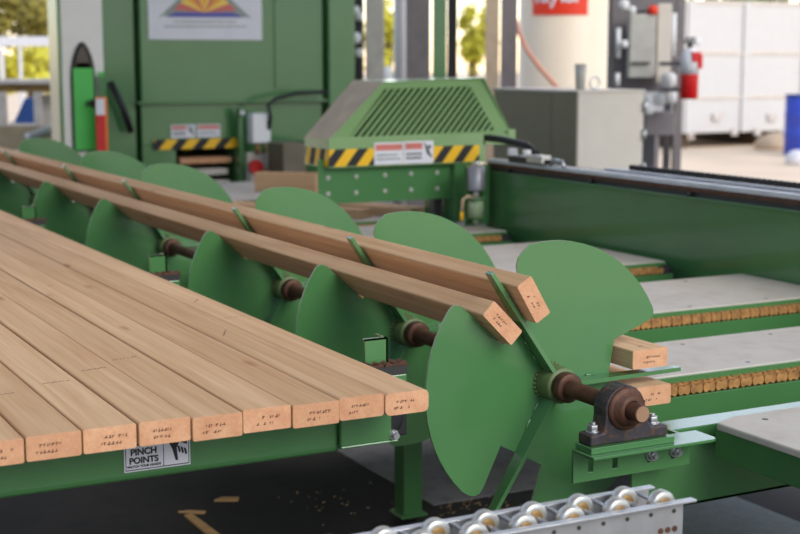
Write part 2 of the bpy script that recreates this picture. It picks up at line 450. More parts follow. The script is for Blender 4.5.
# ------------------------------------------------------------------ machine frame (outfeed side)
DZ = .665
frame = thing('machine_frame', 'green welded steel frame under the chain decks, slotted bearing bracket on its front', 'frame', (2.6, 2.26, 0))
m = MB(); m.box((1.725, 2.262, .476), (3.36, 2.27, .640)); m.box((1.725, 2.262, .636), (3.36, 2.33, .644)); m.box((1.725, 2.262, .476), (3.36, 2.31, .484))
m.build('front_beam', 'green', frame, bevel=.002)
for x in (1.95, 3.2):
    m = MB(); m.box((x-.04, 3.67, .36), (x+.04, 8.3, .468)); m.build('long_beam', 'green', frame, bevel=.003)
for x, y in ((1.975, 3.70), (1.975, 6.3), (3.2, 2.9), (3.2, 4.6), (3.2, 7.4)):
    m = MB(); m.box((x-.032, y-.032, .03), (x+.032, y+.032, .36)); m.box((x-.045, y-.045, .024), (x+.045, y+.045, .034))
    l = m.build('leg', 'green', frame, bevel=.003)
    m = MB(); m.cyl((x, y, 0), (x, y, .03), .011, 10); m.cyl((x, y, 0), (x, y, .006), .03, 14); m.build('levelling_foot', 'rubber', l)
m = MB()   # angle bracket carrying the bearing, vertical slots in its face
bx0, bx1, bz0, bz1 = 1.531, 1.815, .590, .652
P = [(bx0, bz0), (bx1, bz0), (bx1, bz1)]
for x in (1.775, 1.715, 1.630, 1.572): P += [(x+.006, bz1), (x+.006, .608), (x-.006, .608), (x-.006, bz1)]
P += [(bx0, bz1)]
m.prism(P, (0, 2.192, 0), X, Z, Y, 0, .007)
m.prism([(bx0, 2.126), (1.818, 2.126), (1.829, 2.131), (1.834, 2.141), (1.834, 2.199), (bx0, 2.199)], (0, 0, 0), X, Y, Z, bz1, bz1+.006)
m.box((HX-.086, 2.145, bz1+.006), (HX+.112, 2.199, base_z))
m.box((1.74, 2.199, bz0), (1.748, 2.262, bz1)); m.box((1.80, 2.199, bz0), (1.808, 2.262, bz1))
br = m.build('bearing_bracket', 'green', frame, bevel=.0012)
for x in (1.715, 1.775):
    z = .624; m = MB(); m.cyl((x, 2.192, z), (x, 2.187, z), .0125, 18); m.cyl((x, 2.187, z), (x, 2.178, z), .0095, 6); m.cyl((x, 2.178, z), (x, 2.171, z), .005, 10)
    m.build('bolt', 'bolt_zinc', br)

# ------------------------------------------------------------------ chain decks
def chain_geo(b, x0, x1, y, zc, pitch=.0187, R_=.0118):
    n = int((x1-x0)/pitch)
    for k in range(n):
        x = x0+k*pitch
        b.cyl((x, y-.012, zc), (x, y+.012, zc), .0068, 8)
        off = .0165 if k % 2 else .0095
        for sy in (-1, 1):
            P = []
            for j in range(7): a = math.radians(90+180*j/6); P.append((R_*.73*math.cos(a), R_*math.sin(a)))
            P.append((pitch/2, -R_*.62))
            for j in range(7): a = math.radians(-90+180*j/6); P.append((pitch+R_*.73*math.cos(a), R_*math.sin(a)))
            P.append((pitch/2, R_*.62))
            b.prism(P, (x, y+sy*off, zc), X, Z, Y, -.0017, .0017)
        b.cyl((x, y-.0185, zc), (x, y+.0185, zc), .0038, 6)
    return x0+n*pitch
def deck(label, y0, y1, x0, x1, chain=True, sprocket=False, gx=None):
    t = thing('chain_deck', label, 'conveyor', ((x0+x1)/2, (y0+y1)/2, .47), 'chain decks behind the lobed wheels')
    m = MB(); m.box((x0, y0+.052, DZ-.014), (x1, y1, DZ)); m.build('deck_board', ['deck'], t, bevel=.0015)
    m = MB()
    for k in range(int((x1-x0)/.3)):
        for yy in (y0+.085, y1-.05):
            m.cyl((x0+.12+.3*k, yy, DZ-.002), (x0+.12+.3*k, yy, DZ+.0005), .006, 10)
    m.build('screw', 'dark_steel', t)
    m = MB()
    m.box((x0, y0+.044, .50), (x1, y0+.052, DZ-.003))            # web behind the chain
    m.box((x0, y0+.006, .620), (x1, y0+.044, .626))               # ledge the chain runs on
    m.box((x0, y0+.000, .560), (x1, y0+.006, .626))
    m.box((x0, y0-.012, .548), (x1, y0+.044, .556))
    m.box((x0, y0+.012, .47), (x1, y0+.020, .548))
    m.box((x0, y1-.02, .47), (x1, y1-.012, DZ-.014))
    m.build('channel', 'green', t, bevel=.001)
    if chain:
        m = MB(); chain_geo(m, x0+.02, x1-.04, y0+.024, .6390); o = m.build('roller_chain', 'chain', t); o['label'] = 'oily golden brown roller chain'
    if sprocket:
        m = MB(); m.lathe((x1-.02, y0+.004, .627), Y, [(0, .01), (0, .022), (.012, .028), (.030, .028), (.036, .01)], 18); m.build('sprocket', 'rubber', t)
    return t
deck('pale chain deck in front of the green beam, third visible, chain wrapping its right end', 4.09, 4.83, 1.72, 3.285, sprocket=True)
deck('pale chain deck just behind the front wheel, chain along the near edge', 2.545, 2.93, 1.93, 3.325)
deck('second pale chain deck, reaching the green beam, behind the nearest chain', 3.245, 3.77, 1.72, 3.325)
deck('chain deck under the air filter by the hood guard', 5.17, 5.66, 1.72, 3.27, sprocket=True)
deck('chain deck running under the slotted hood guard', 5.80, 6.72, 1.72, 3.325)
deck('furthest chain deck, in front of the tall green cabinet', 6.97, 8.1, 1.72, 3.325)
# front deck: pale board with clipped corners on a green apron
fd = thing('outfeed_deck', 'pale board deck with green apron, front right beside the bearing bracket', 'conveyor', (2.5, 1.9, .47))
m = MB(); P = [(1.893, 1.30), (3.325, 1.30), (3.325, 2.232), (1.955, 2.232), (1.893, 2.205)]
m.prism(P, (0, 0, 0), X, Y, Z, DZ-.016, DZ); m.build('deck_board', 'deck', fd, bevel=.004, seg=2)
m = MB(); m.box((1.905, 1.31, .585), (3.32, 2.222, DZ-.016)); m.build('apron', 'green', fd, bevel=.002)
m = MB(); m.cyl((2.0, 2.18, DZ-.002), (2.0, 2.18, DZ+.0005), .007, 12); m.cyl((2.0, 1.7, DZ-.002), (2.0, 1.7, DZ+.0005), .007, 12); m.build('screw', 'dark_steel', fd)
for x, y in ((3.2, 1.36), (3.2, 2.1), (2.75, 1.36)):
    m = MB(); m.box((x-.03, y-.03, 0), (x+.03, y+.03, .585)); m.build('leg', 'green', fd)

# ------------------------------------------------------------------ infeed table
tb = thing('infeed_table', 'green steel infeed table carrying the row of planks', 'table', (.3, 2.3, 0))
m = MB(); m.box((-.6, 2.30, .684), (1.09, 2.37, .7835)); m.build('front_rail', 'green', tb, bevel=.012, seg=3)
m = MB(); m.box((1.08, 2.285, .697), (1.185, 2.297, .783)); m.box((1.08, 2.285, .693), (1.20, 2.37, .699)); m.build('end_plate', 'green', tb, bevel=.003)
m = MB(); m.box((1.12, 2.30, .700), (1.225, 2.37, .778)); m.box((1.10, 2.375, .690), (1.235, 2.40, .778)); m.lathe((1.185, 2.30, .735), -Y, [(-.01, .03), (.004, .03), (.008, .026), (.008, .012)], 22); m.build('end_bearing', 'black', tb, bevel=.004)
c = onY(395.5, 435.5, 2.28)
m = MB(); m.cyl((c.x, 2.30, c.z), (c.x, 2.284, c.z), .010, 6); m.cyl((c.x, 2.284, c.z), (c.x, 2.274, c.z), .006, 12); m.build('bolt', 'bolt_zinc', tb)
for y in (2.49, 3.86, 5.4, 6.9):
    m = MB(); m.box((-.6, y-.05, .70), (1.30, y+.03, .783)); o = m.build('cross_rail', 'green', tb, bevel=.003)
    m = MB(); m.box((1.20, y-.012, .795), (1.30, y+.012, .800)); m.box((1.20, y-.05, .783), (1.30, y-.045, .80)); m.build('guide_strip', 'dark_steel', o)
    m = MB(); chain_geo(m, 1.205, 1.30, y-.028, .796, .0187); m.build('roller_chain', 'rust', o)
    m = MB()   # upright channel stop, open below
    m.box((1.222, y-.020, .783), (1.272, y-.015, .853)); m.box((1.222, y-.020, .850), (1.272, y-.006, .853)); m.box((1.268, y-.020, .783), (1.272, y+.03, .853))
    m.build('end_stop', 'green', o)
for x in (-.5, .25):
    m = MB(); m.box((x-.03, 2.38, .60), (x+.03, 7.1, .70)); m.build('side_rail', 'green', tb, bevel=.003)
for x, y in ((-.5, 2.5), (-.5, 6.9), (.25, 2.6), (.25, 6.9)):
    m = MB(); m.box((x-.03, y-.03, 0), (x+.03, y+.03, .60)); m.build('leg', 'green', tb, bevel=.003)
# sticker
yb = 2.30
a = onY(124.3, 473.5, yb); b_ = onY(190.3, 463.3, yb)
sx0, sx1, sz0 = a.x, b_.x, (a.z+b_.z)/2; sz1 = min(sz0+.078, .7828)
m = MB(); m.box((sx0, yb-.0012, sz0), (sx1, yb-.0002, sz1)); st = m.build('warning_sticker', 'offwhite', tb); st['label'] = 'white pinch points warning sticker'
m = MB(); e = .0022; W_ = sx1-sx0; mid = sx0+W_*.585; yy0, yy1 = yb-.0017, yb-.0012
for lo, hi in (((sx0+e, sz0+e), (sx1-e, sz0+e+.0016)), ((sx0+e, sz0+e), (sx0+e+.0012, sz1-e)), ((sx1-e-.0012, sz0+e), (sx1-e, sz1-e)), ((mid, sz0+e), (mid+.0012, sz1-e)), ((sx0+e, sz0+.045), (mid, sz1-e))):
    m.box((lo[0], yy0, lo[1]), (hi[0], yy1, hi[1]))
m.build('sticker_border', 'ink', st)
cx = (sx0+mid)/2
text('PINCH', 'lettering', 'ink', st, (cx, yb-.0014, sz0+0.0335), X, Z, .0158, .0004, .0006)
text('POINTS', 'lettering', 'ink', st, (cx, yb-.0014, sz0+0.0185), X, Z, .0152, .0004, .0006)
text('WATCH YOUR HANDS', 'lettering', 'ink', st, (cx, yb-.0014, sz0+.0085), X, Z, .0058, .0004, .00028)
m = MB(); g0 = mid+.004; gw = sx1-.004-g0     # hand caught between rollers
def pg(pts): m.prism([(g0+gw*x, sz0+.005+.052*z) for x, z in pts], (0, yb, 0), X, Z, Y, -.0017, -.0012)
pg([(.02, .95), (.30, .52), (.44, .12), (.55, .10), (.50, .55), (.62, .72), (.45, .95)])
for k in range(3):
    x = .52+.14*k; pg([(x, .62-.05*k), (x+.10, .58-.05*k), (x+.16, .40-.05*k), (x+.08, .36-.05*k)])
pg([(.45, .78), (.95, .62), (.99, .80), (.60, .95)])
m.build('hand_symbol', 'ink', st)

# ------------------------------------------------------------------ long beam at the back right
GB = 3.335
gb = thing('guide_beam', 'long dark green guide beam with bright rails on top, along the deck ends', 'beam', (GB+.1, 5, .3))
YB0, YB1 = 1.0, 5.50
m = MB(); m.box((GB, YB0, .30), (GB+.008, YB1, .906)); m.box((GB-.012, YB0, .900), (GB+.10, YB1, .908)); m.box((GB+.10, YB0, .30), (GB+.108, YB1, .908)); m.build('web_plate', 'green', gb, bevel=.002)
m = MB(); m.box((GB+.012, YB0, .908), (GB+.09, YB1, .926)); m.build('rail_spacer', 'dark_steel', gb)
m = MB(); m.box((GB+.004, YB0, .926), (GB+.10, YB1, .942)); m.build('rail_bed', 'rust', gb)
m = MB(); m.box((GB+.006, YB0, .942), (GB+.04, YB1, .960)); m.box((GB+.07, YB0, .942), (GB+.10, 4.7, .968)); m.build('linear_rail', 'rail_white', gb, bevel=.002)
m = MB(); m.box((GB+.041, YB0, .942), (GB+.069, YB1, .960))
for k in range(120): m.box((GB+.11, YB0+.03*k, .962), (GB+.13, YB0+.03*k+.016, .986))
m.box((GB+.10, YB0, .942), (GB+.13, 4.62, .964)); m.build('gear_rack', 'black', gb)
m = MB()
for k in range(7): m.cyl((GB-.006, 1.6+.62*k, .917), (GB+.012, 1.6+.62*k, .917), .009, 8)
m.build('bolt', 'dark_steel', gb)
for y in (1.3, 3.0, 5.2):
    m = MB(); m.box((GB+.01, y-.04, 0), (GB+.10, y+.04, .30)); m.build('leg', 'green', gb)
# clamp / sensor carriage on the beam end
cl = thing('rail_carriage', 'small metal carriage with black handle on the far end of the guide beam rails', 'carriage', (GB+.05, 5.2, .956))
c = onX(505, 158, GB+.03)
m = MB(); m.box((GB-.01, 5.02, .957), (GB+.08, 5.30, .985)); m.build('carriage_block', 'dark_steel', cl, bevel=.003)
m = MB(); m.box((GB-.02, 5.02, .965), (GB+.03, 5.14, 1.0)); m.build('bright_block', 'wheel_zinc', cl, bevel=.004)
for k, y in enumerate((5.06, 5.18)):
    m = MB(); m.cyl((GB+.0, y+.1, .985), (GB+.0, y+.1, 1.018), .022, 14); m.build('knob', 'white', cl, bevel=.004)
m = MB(); m.tube([(GB+.02, 5.12, 1.0), (GB+.02, 5.2, 1.035), (GB+.0, 5.36, 1.052), (GB-.02, 5.46, 1.055)], .016, 10); m.build('handle', 'black', cl)
m = MB(); m.tube([(GB+.0, 4.98, .965), (GB, 4.94, .985), (GB, 4.90, .985), (GB, 4.88, .96)], .008, 8); m.build('hook', 'bolt_zinc', cl)

# ------------------------------------------------------------------ hood guard
HY = 5.60
hd = thing('saw_hood_guard', 'green slotted hood guard with hazard tape around its base', 'guard', (3.05, 5.9, .68))
bl, brp = onY(328, 167, HY), onY(481, 163, HY)
tl, tr = onZ(383, 82, 1.305), onZ(484, 78, 1.312)
b_l, b_r = onY(329, 140, HY), onY(515, 140, HY)
tl = onY(383, 82, 5.78); tr = onY(484, 77.5, 5.78)
BLk = Vector((b_l.x, 5.86, b_l.z)); TLk = onX(343, 80, tl.x-.04)
TLk = Vector((tl.x-.02, 6.05, tl.z+.006)); TRk = Vector((tr.x, 6.05, tr.z)); BRk = Vector((b_r.x, 6.25, b_r.z))
# front sheet in its own plane with a trapezoid opening
o0 = b_l; uu = (b_r-b_l).normalized(); vv_ = (tl-b_l); vv_ = (vv_-uu*vv_.dot(uu)).normalized(); nn = uu.cross(vv_)
def onF(px, py):
    d = ray(px, py); t = (o0-CP).dot(nn)/d.dot(nn); p = CP+d*t-o0; return (p.dot(uu), p.dot(vv_))
outer = [onF(329, 140), onF(515, 140), onF(484, 77.5), onF(383, 82)]
inner = [onF(349, 137.5), onF(495, 130.5), onF(470, 86), onF(383, 90)]
inner[3] = onF(385, 89)
m = MB()
for i in range(4):
    j = (i+1) % 4
    m.prism([outer[i], outer[j], inner[j], inner[i]], o0, uu, vv_, nn, -.004, 0)
m.build('front_sheet', 'hood_green_lit', hd)
m = MB(); big = [(p[0]*1.0, p[1]) for p in inner]
xa, xb = min(p[0] for p in inner)-.4, max(p[0] for p in inner)+.1
x = xa; zlo, zhi = min(p[1] for p in inner), max(p[1] for p in inner)
while x < xb:
    run = (zhi-zlo)*1.0
    q = clip([(x, zlo), (x+.0175, zlo), (x+.0175+run, zhi), (x+run, zhi)], big)
    if len(q) > 2: m.prism(q, o0, uu, vv_, nn, -.004, -.001)
    x += .0335
o = m.build('slotted_grille', 'hood_green_lit', hd)
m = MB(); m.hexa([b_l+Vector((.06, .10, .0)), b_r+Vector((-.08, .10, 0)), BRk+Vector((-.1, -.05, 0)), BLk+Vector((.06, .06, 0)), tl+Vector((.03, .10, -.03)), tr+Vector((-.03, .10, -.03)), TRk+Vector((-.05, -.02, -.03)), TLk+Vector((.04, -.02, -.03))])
m.build('dark_backing', 'black', hd)  # black backing box: shade inside the hood put into its colour
m = MB()
def sheet(p, n, t=.004):
    n = Vector(n).normalized()*t; m.hexa([Vector(q) for q in p]+[Vector(q)+n for q in p])
sheet([b_l, BLk, TLk, tl], (.8, 0, -.3)); o = m.build('side_sheet', 'grey_and_glare', hd); o['label'] = 'sloping side sheet, ground glare painted beige grey'  # green sheet whose ground glare is put into a beige grey colour
m = MB(); sheet([tl, tr, TRk, TLk], (0, 0, -1)); sheet([b_r, BRk, TRk, tr], (-.8, 0, -.3)); m.build('top_sheet', 'hood_green_lit', hd)
# vertical skirt and bolted plate
x0, x1 = b_l.x, b_r.x
zt0, zt1 = bl.z, bl.z+.075
m = MB(); m.box((x0, HY, zt0-.005), (x1-.16, HY+.008, b_l.z+.01)); m.box((x0, HY+.008, zt0-.005), (x0+.008, 5.86, b_l.z)); m.box((x1-.17, HY, zt1), (x1, HY+.008, b_l.z+.006)); m.box((x1-.04, HY-.004, b_r.z-.002), (x1, HY+.006, b_r.z+.05)); m.build('skirt', 'hood_green_lit', hd)
pl0, pl1 = onY(325, 206, HY), onY(465, 192, HY)
m = MB(); m.box((x0-.03, HY+.05, pl0.z), (3.245, HY+.058, zt0+.03)); m.box((3.235, HY+.01, .668), (3.33, HY+.3, zt0+.02)); bp = m.build('bolted_plate', 'green', hd, bevel=.002)
for px in (328, 356, 385, 411, 437):
    for py in (178, 194):
        c = onY(px, py-(px-328)*.05, HY+.05); m = MB(); m.lathe((c.x, HY+.05, c.z), -Y, [(0, .011), (.003, .010), (.0055, .005)], 10); m.build('rivet', 'box_grey', bp)
def hazard(name, x0, x1, z0, z1, y, parent, n, lean, side=None):
    m = MB(); m.box((x0, y-.002, z0), (x1, y-.0005, z1))
    if side: m.box((x0-.0015, y-.002, z0), (x0-.0002, side, z1))
    t = m.build(name, 'ink', parent)
    m = MB(); w = (x1-x0)/n; h = z1-z0; conv = [(x0, z0), (x1, z0), (x1, z1), (x0, z1)]
    for k in range(-1, n+1):
        xx = x0+w*k+w*.2; q = clip([(xx, z0), (xx+w*.52, z0), (xx+w*.52+lean, z1), (xx+lean, z1)], conv)
        if len(q) > 2: m.prism(q, (0, y, 0), X, Z, Y, -.0028, -.0018)
    if side:
        L_ = side-y
        for k in range(3):
            q = clip([(y+L_*(k/2.5)+.01, z0), (y+L_*(k/2.5)+.055, z0), (y+L_*(k/2.5)+.03, z1), (y+L_*(k/2.5)-.015, z1)], [(y, z0), (side, z0), (side, z1), (y, z1)])
            if len(q) > 2: m.prism(q, (x0, 0, 0), Y, Z, X, -.0022, -.0012)
    m.build('yellow_stripe', 'yellow', t); return t
hx1 = onY(479, 155, HY).x
hazard('hazard_tape', x0, hx1, zt0, zt1, HY, hd, 7, .06, side=5.85)
def small_sign(x0, x1, z0, z1, y, parent, hand=False, name='warning_sign'):
    m = MB(); m.box((x0, y-.004, z0), (x1, y-.002, z1)); s_ = m.build(name, 'offwhite', parent)
    h = z1-z0; w = x1-x0
    m = MB(); m.box((x0+w*.04, y-.005, z1-h*.36), (x1-w*(.38 if hand else .04), y-.0042, z1-h*.08)); m.build('red_header', 'red_header', s_)
    m = MB()
    for r, ww in ((.44, .8), (.26, .9)):
        xx = x0+w*.08; xe = x0+w*(.6 if hand else ww)
        while xx < xe:
            d = rnd.uniform(.03, .07)*w; m.box((xx, y-.005, z0+h*(r-.05)), (min(xx+d, xe), y-.0042, z0+h*(r+.04))); xx += d+.015*w
    if hand:
        m.prism([(x0+w*.66, z1-h*.05), (x0+w*.72, z1-h*.12), (x0+w*.90, z0+h*.42), (x0+w*.80, z0+h*.36)], (0, y, 0), X, Z, Y, -.005, -.0042)
        m.lathe((x0+w*.86, y-.005, z1-h*.27), Y, [(0, h*.09), (.0008, h*.09)], 10)
        m.prism([(x0+w*.80, z0+h*.5), (x0+w*.97, z0+h*.30), (x0+w*.90, z0+h*.24)], (0, y, 0), X, Z, Y, -.005, -.0042)
    m.build('printed_line', 'ink_pale' if not hand else 'ink', s_)
    return s_
s1, s2 = onY(374, 165, HY), onY(403, 163, HY); s3 = onY(433, 162, HY)
small_sign(s1.x, s2.x, s1.z, s1.z+.098, HY, hd); small_sign(s2.x+.003, s3.x, s1.z, s1.z+.100, HY, hd, hand=True)

# air filter regulator at the hood's right end
af_y = 5.42
c = onY(476, 190, af_y)
af = thing('air_filter_regulator', 'grey air filter with green bowl hanging at the right end of the hood guard', 'air filter', (c.x, af_y, DZ))
ztop = onY(476, 166, af_y).z; zmid = onY(476, 190, af_y).z; zlow = onY(476, 197, af_y).z
r_ = .040
m = MB(); m.lathe((c.x, af_y, 0), Z, [(zmid, .02), (zmid, r_), (zmid+.005, r_), (ztop-.004, r_), (ztop, r_*.8), (ztop, .02)], 20); m.build('filter_body', 'filter_grey', af)
m = MB(); m.cyl((c.x, af_y, ztop), (c.x, af_y, ztop+.022), .014, 12); m.build('adjusting_knob', 'wheel_zinc', af)
m = MB(); m.cyl((c.x, af_y, zlow-.002), (c.x, af_y, zmid), .014, 12); m.build('neck', 'wheel_zinc', af)
m = MB(); m.cyl((c.x, af_y, .705), (c.x, af_y, zlow-.002), .036, 20); m.cyl((c.x, af_y, .675), (c.x, af_y, .705), .013, 10); m.build('bowl', 'green_edge', af)
m = MB(); m.box((c.x-.038, af_y-.04, zlow-.014), (c.x+.038, af_y+.04, zlow-.004)); m.box((c.x-.038, af_y-.04, .70), (c.x+.038, af_y+.04, .706)); m.box((c.x-.03, af_y+.04, DZ), (c.x+.03, af_y+.055, ztop)); m.build('bracket', 'green', af)
m = MB(); m.tube([(c.x-.03, af_y-.03, zlow), (c.x-.06, af_y-.035, zlow+.012), (c.x-.085, af_y-.03, zlow-.005), (c.x-.09, af_y-.03, .74)], .006, 8); m.build('air_hose', 'deck_edge', af)
m = MB(); m.cyl((c.x-.09, af_y-.03, .70), (c.x-.09, af_y-.03, .738), .008, 10); m.build('fitting', 'yellow', af)
m = MB(); p = onY(493, 165, 5.45); m.box((GB-.05, 5.45, DZ+.002), (GB-.014, 5.50, .935)); o = m.build('post', 'green', hd)

# ------------------------------------------------------------------ tall green cabinet behind
MY = 8.6
mc = thing('saw_cabinet', 'tall green sheet steel saw cabinet with a white company sign', 'cabinet', (3.5, 9.2, 0))
x0, x1 = onY(141, 60, MY).x, onY(323, 60, MY).x
zl = onY(240, 101, MY).z
m = MB(); m.box((x0, MY, zl), (x1, MY+1.5, 2.6)); m.build('body', 'green', mc, bevel=.006)
m = MB(); m.box((x0-.03, MY-.035, zl-.012), (x1+.02, MY+.05, zl+.006)); m.build('ledge', 'green', mc, bevel=.003)
m = MB(); m.box((x0, MY+.02, .87), (x1, MY+1.5, zl-.012)); m.box((x0, MY+.02, .5), (x0+.22, MY+1.5, .87)); m.box((x0+.62, MY+.02, 0), (x1, MY+.6, .87)); m.box((x0, MY+.02, 0), (x1, MY+1.5, .5)); m.build('lower_body', 'green', mc, bevel=.004)
m = MB(); m.box((x0+.22, MY+.5, .5), (x0+.62, MY+.52, .87)); m.build('recess_back', 'black', mc)
xc0, xc1 = onY(326, 60, MY).x, onY(352, 60, MY).x
m = MB(); m.box((xc0, MY-.05, 0), (xc1, MY+.3, 2.6)); m.build('corner_post', 'green', mc, bevel=.01, seg=3)
xl0 = onY(106, 60, MY).x
m = MB(); m.box((xl0, MY+.06, 0), (x0-.02, MY+1.4, 2.6)); m.build('side_panel', 'green', mc, bevel=.006)
xr0, xr1 = onY(274, 20, MY).x, onY(289, 20, MY).x
m = MB(); m.box((xr0, MY-.012, 1.22), (xr1, MY, 2.6)); m.build('reflection_strip', 'green', mc, bevel=.002)  # strip added to stand for a dark reflection band on the sheet
m = MB(); a = onY(109, 82, MY); b_ = onY(130, 132, MY); m.tube([(a.x, MY-.02, a.z), ((a.x+b_.x)/2+.01, MY-.03, (a.z+b_.z)/2), (b_.x, MY-.02, b_.z)], .022, 10); m.build('handle', 'black', mc)
# company sign with its emblem
s0, s1 = onY(148.5, 39.5, MY), onY(262, 40, MY)
m = MB(); m.box((s0.x, MY-.006, s0.z), (s1.x, MY-.001, s0.z+.60)); sg = m.build('company_sign', 'offwhite', mc, bevel=.003); sg['label'] = 'white sign with an orange sun and blue base emblem'
def so(px, py): p = onY(px, py, MY-.007); return (p.x, p.z)
tri = [so(163, 16.5), so(247, 17.5), so(204.5, -24)]
ctr = so(204.5, 12.5)
def emb(pts, nm, mt, y0=-.008, y1=-.0065):
    m = MB(); m.prism(pts, (0, MY, 0), X, Z, Y, y0, y1); o = m.build(nm, mt, sg); return o
emb([so(158, 18), so(163, 16), so(247, 17), so(252, 19), so(204.5, -26)], 'emblem_outline', 'ink_pale', -.0072, -.0062)
emb([so(166, 17), so(243.5, 17.5), so(233, 12.5), so(176, 12.2)], 'emblem_base', 'logo_blue', -.0092, -.0074)
cols = ['logo_red', 'logo_yellow', 'logo_orange', 'logo_red', 'logo_yellow', 'logo_orange', 'logo_yellow', 'logo_red', 'logo_orange', 'logo_yellow', 'logo_red']
for k, cname in enumerate(cols):
    a0, a1 = math.radians(4+172*k/11), math.radians(4+172*(k+1)/11); RR = .6
    q = clip([ctr, (ctr[0]+RR*math.cos(a0), ctr[1]+RR*math.sin(a0)), (ctr[0]+RR*math.cos(a1), ctr[1]+RR*math.sin(a1))], [so(170, 12.8), so(239, 13.0), so(204.5, -21)])
    if len(q) > 2: emb(q, 'sun_ray', cname, -.0088, -.0073)
m = MB()
for (xa, xb, yy) in ((174, 236, 21.8), (164, 246, 26.5)):
    x = xa
    while x < xb:
        d = rnd.uniform(1.5, 5); p, q = so(x, yy+.7), so(min(x+d, xb), yy-.7); m.box((p[0], MY-.008, p[1]), (q[0], MY-.0065, q[1])); x += d+.9
m.build('small_print', 'ink_pale', sg)
# hazard strip and two small labels
h0, h1 = onY(154, 153, MY), onY(241, 142, MY)
hazard('hazard_tape', h0.x, h1.x, .842, .905, MY+.0, mc, 4, .055)
w0_, w1_, w2_, w3_ = onY(172, 140, MY), onY(196, 126, MY), onY(198, 140, MY), onY(221, 126, MY)
small_sign(w0_.x, w1_.x, .912, .995, MY+.018, mc, hand=True); small_sign(w2_.x, w3_.x, .912, .995, MY+.018, mc)
# boards stacked in the recess
rx0, rx1 = x0+.24, x0+.60
for k, nm in enumerate(('bottom board', 'second board from the bottom', 'third board from the bottom', 'top board')):
    b = MB(); b.box((rx0+.01*(k % 2), MY+.03, .52+.075*k), (rx1-.015*(k % 3), MY+.48, .558+.075*k))
    tag(b.build('stacked_board', 'wood_end' if k == 3 else 'deck', None, off=((rx0+rx1)/2, MY+.2, .52+.075*k), bevel=.002), nm+' of the stack in the opening under the hazard tape', 'board', 'boards stacked in the cabinet opening')
for z in (.52, .595, .67):
    pass
# air cylinder
ax = onY(260, 140, 8.45).x
ac = thing('air_cylinder', 'white upright air cylinder in front of the green cabinet, right of the hazard tape', 'air cylinder', (ax, 8.45, .5))
za, zb_ = onY(260, 113, 8.45).z, onY(260, 143, 8.45).z
m = MB(); m.box((ax-.07, 8.40, zb_), (ax+.055, 8.50, za)); m.build('cylinder_body', 'white', ac, bevel=.01)
m = MB(); m.box((ax-.085, 8.45, .70), (ax+.085, 8.5, zb_-.06)); m.box((ax-.085, 8.40, .60), (ax-.045, 8.5, .72)); m.box((ax+.045, 8.40, .60), (ax+.085, 8.5, .72)); m.build('clamp_fork', 'cab_light', ac, bevel=.006)
m = MB(); m.cyl((ax-.02, 8.45, zb_-.07), (ax-.02, 8.45, zb_), .018, 12); m.cyl((ax+.03, 8.45, zb_-.07), (ax+.03, 8.45, zb_), .012, 12); m.build('piston_rod', 'brass', ac)
m = MB(); m.box((ax-.12, 8.5, .5), (ax-.09, 8.555, za+.03)); m.box((ax-.12, 8.5, .5), (ax+.09, 8.555, .62)); m.build('mount', 'green', ac)
m = MB(); m.lathe((ax-.105, 8.49, za+.0), -Y, [(0, .02), (.01, .02), (.014, .01)], 12); m.build('bolt', 'bolt_zinc', ac)
m = MB(); m.tube([(ax+.04, 8.40, za-.10), (ax+.045, 8.38, za-.02), (ax+.03, 8.38, za+.05), (ax+.09, 8.4, za+.09), (ax+.25, 8.45, za+.12), (ax+.5, 8.5, za+.13)], .013, 8); m.build('air_hose', 'black', ac)
m = MB(); m.cyl((ax-.06, 8.36, .73), (ax-.06, 8.40, .73), .045, 16); tag(m.build('red_button', 'red', ac)) 
# motor box right of the cylinder
c0_, c1_ = onY(277, 185, 8.2), onY(300, 142, 8.2)
mo = thing('gear_motor', 'brown grey gear motor box between the air cylinder and the hood', 'motor', ((c0_.x+c1_.x)/2, 8.25, .5))
m = MB(); m.box((c0_.x, 8.10, .5), (c1_.x, 8.35, c1_.z)); m.build('gearbox', 'gearbox', mo, bevel=.008)
m = MB(); m.box((c0_.x+.03, 8.13, 0), (c1_.x-.02, 8.32, .5)); m.build('pedestal', 'green', mo)
m = MB(); m.lathe((c1_.x, 8.22, .78), X, [(0, .12), (.26, .12), (.30, .10), (.30, .03)], 20); m.build('motor_body', 'green', mo)
# timbers lying on the furthest decks
def yx(px, py, z): return onZ(px, py, z)
def timber(label, a, b, w, h, z, nm='lumber_board'):
    a, b = Vector((a[0], a[1], 0)), Vector((b[0], b[1], 0)); d = (b-a); L_ = d.length; ang = math.atan2(-d.x, d.y)
    o = MB().box((-w/2, 0, 0), (w/2, L_, h)).build(nm, 'wood', None, off=(0, 0, 0), bevel=.003)
    o.location = (a.x, a.y, z); o.rotation_euler = (0, 0, ang); tag(o, label, 'board'); return o
q_ = onY(257, 183, 7.5)
timber('thick reddish timber lying across the far deck behind the wheels', (3.30, 7.25), (q_.x, 7.5), .09, .105, DZ+.001)
timber('brown board on the deck under the hood guard, nearest its bolted plate', (2.95, 5.95), (2.45, 6.65), .14, .04, DZ+.001)
timber('brown board under the hood guard, right of the other one', (3.20, 5.9), (2.8, 6.65), .14, .04, DZ+.001)
m = MB(); p = onY(436, 205, 5.72); m.box((p.x-.02, 5.70, DZ-.16), (p.x+.02, 5.74, .80)); m.build('support_post', 'dark_steel', hd)

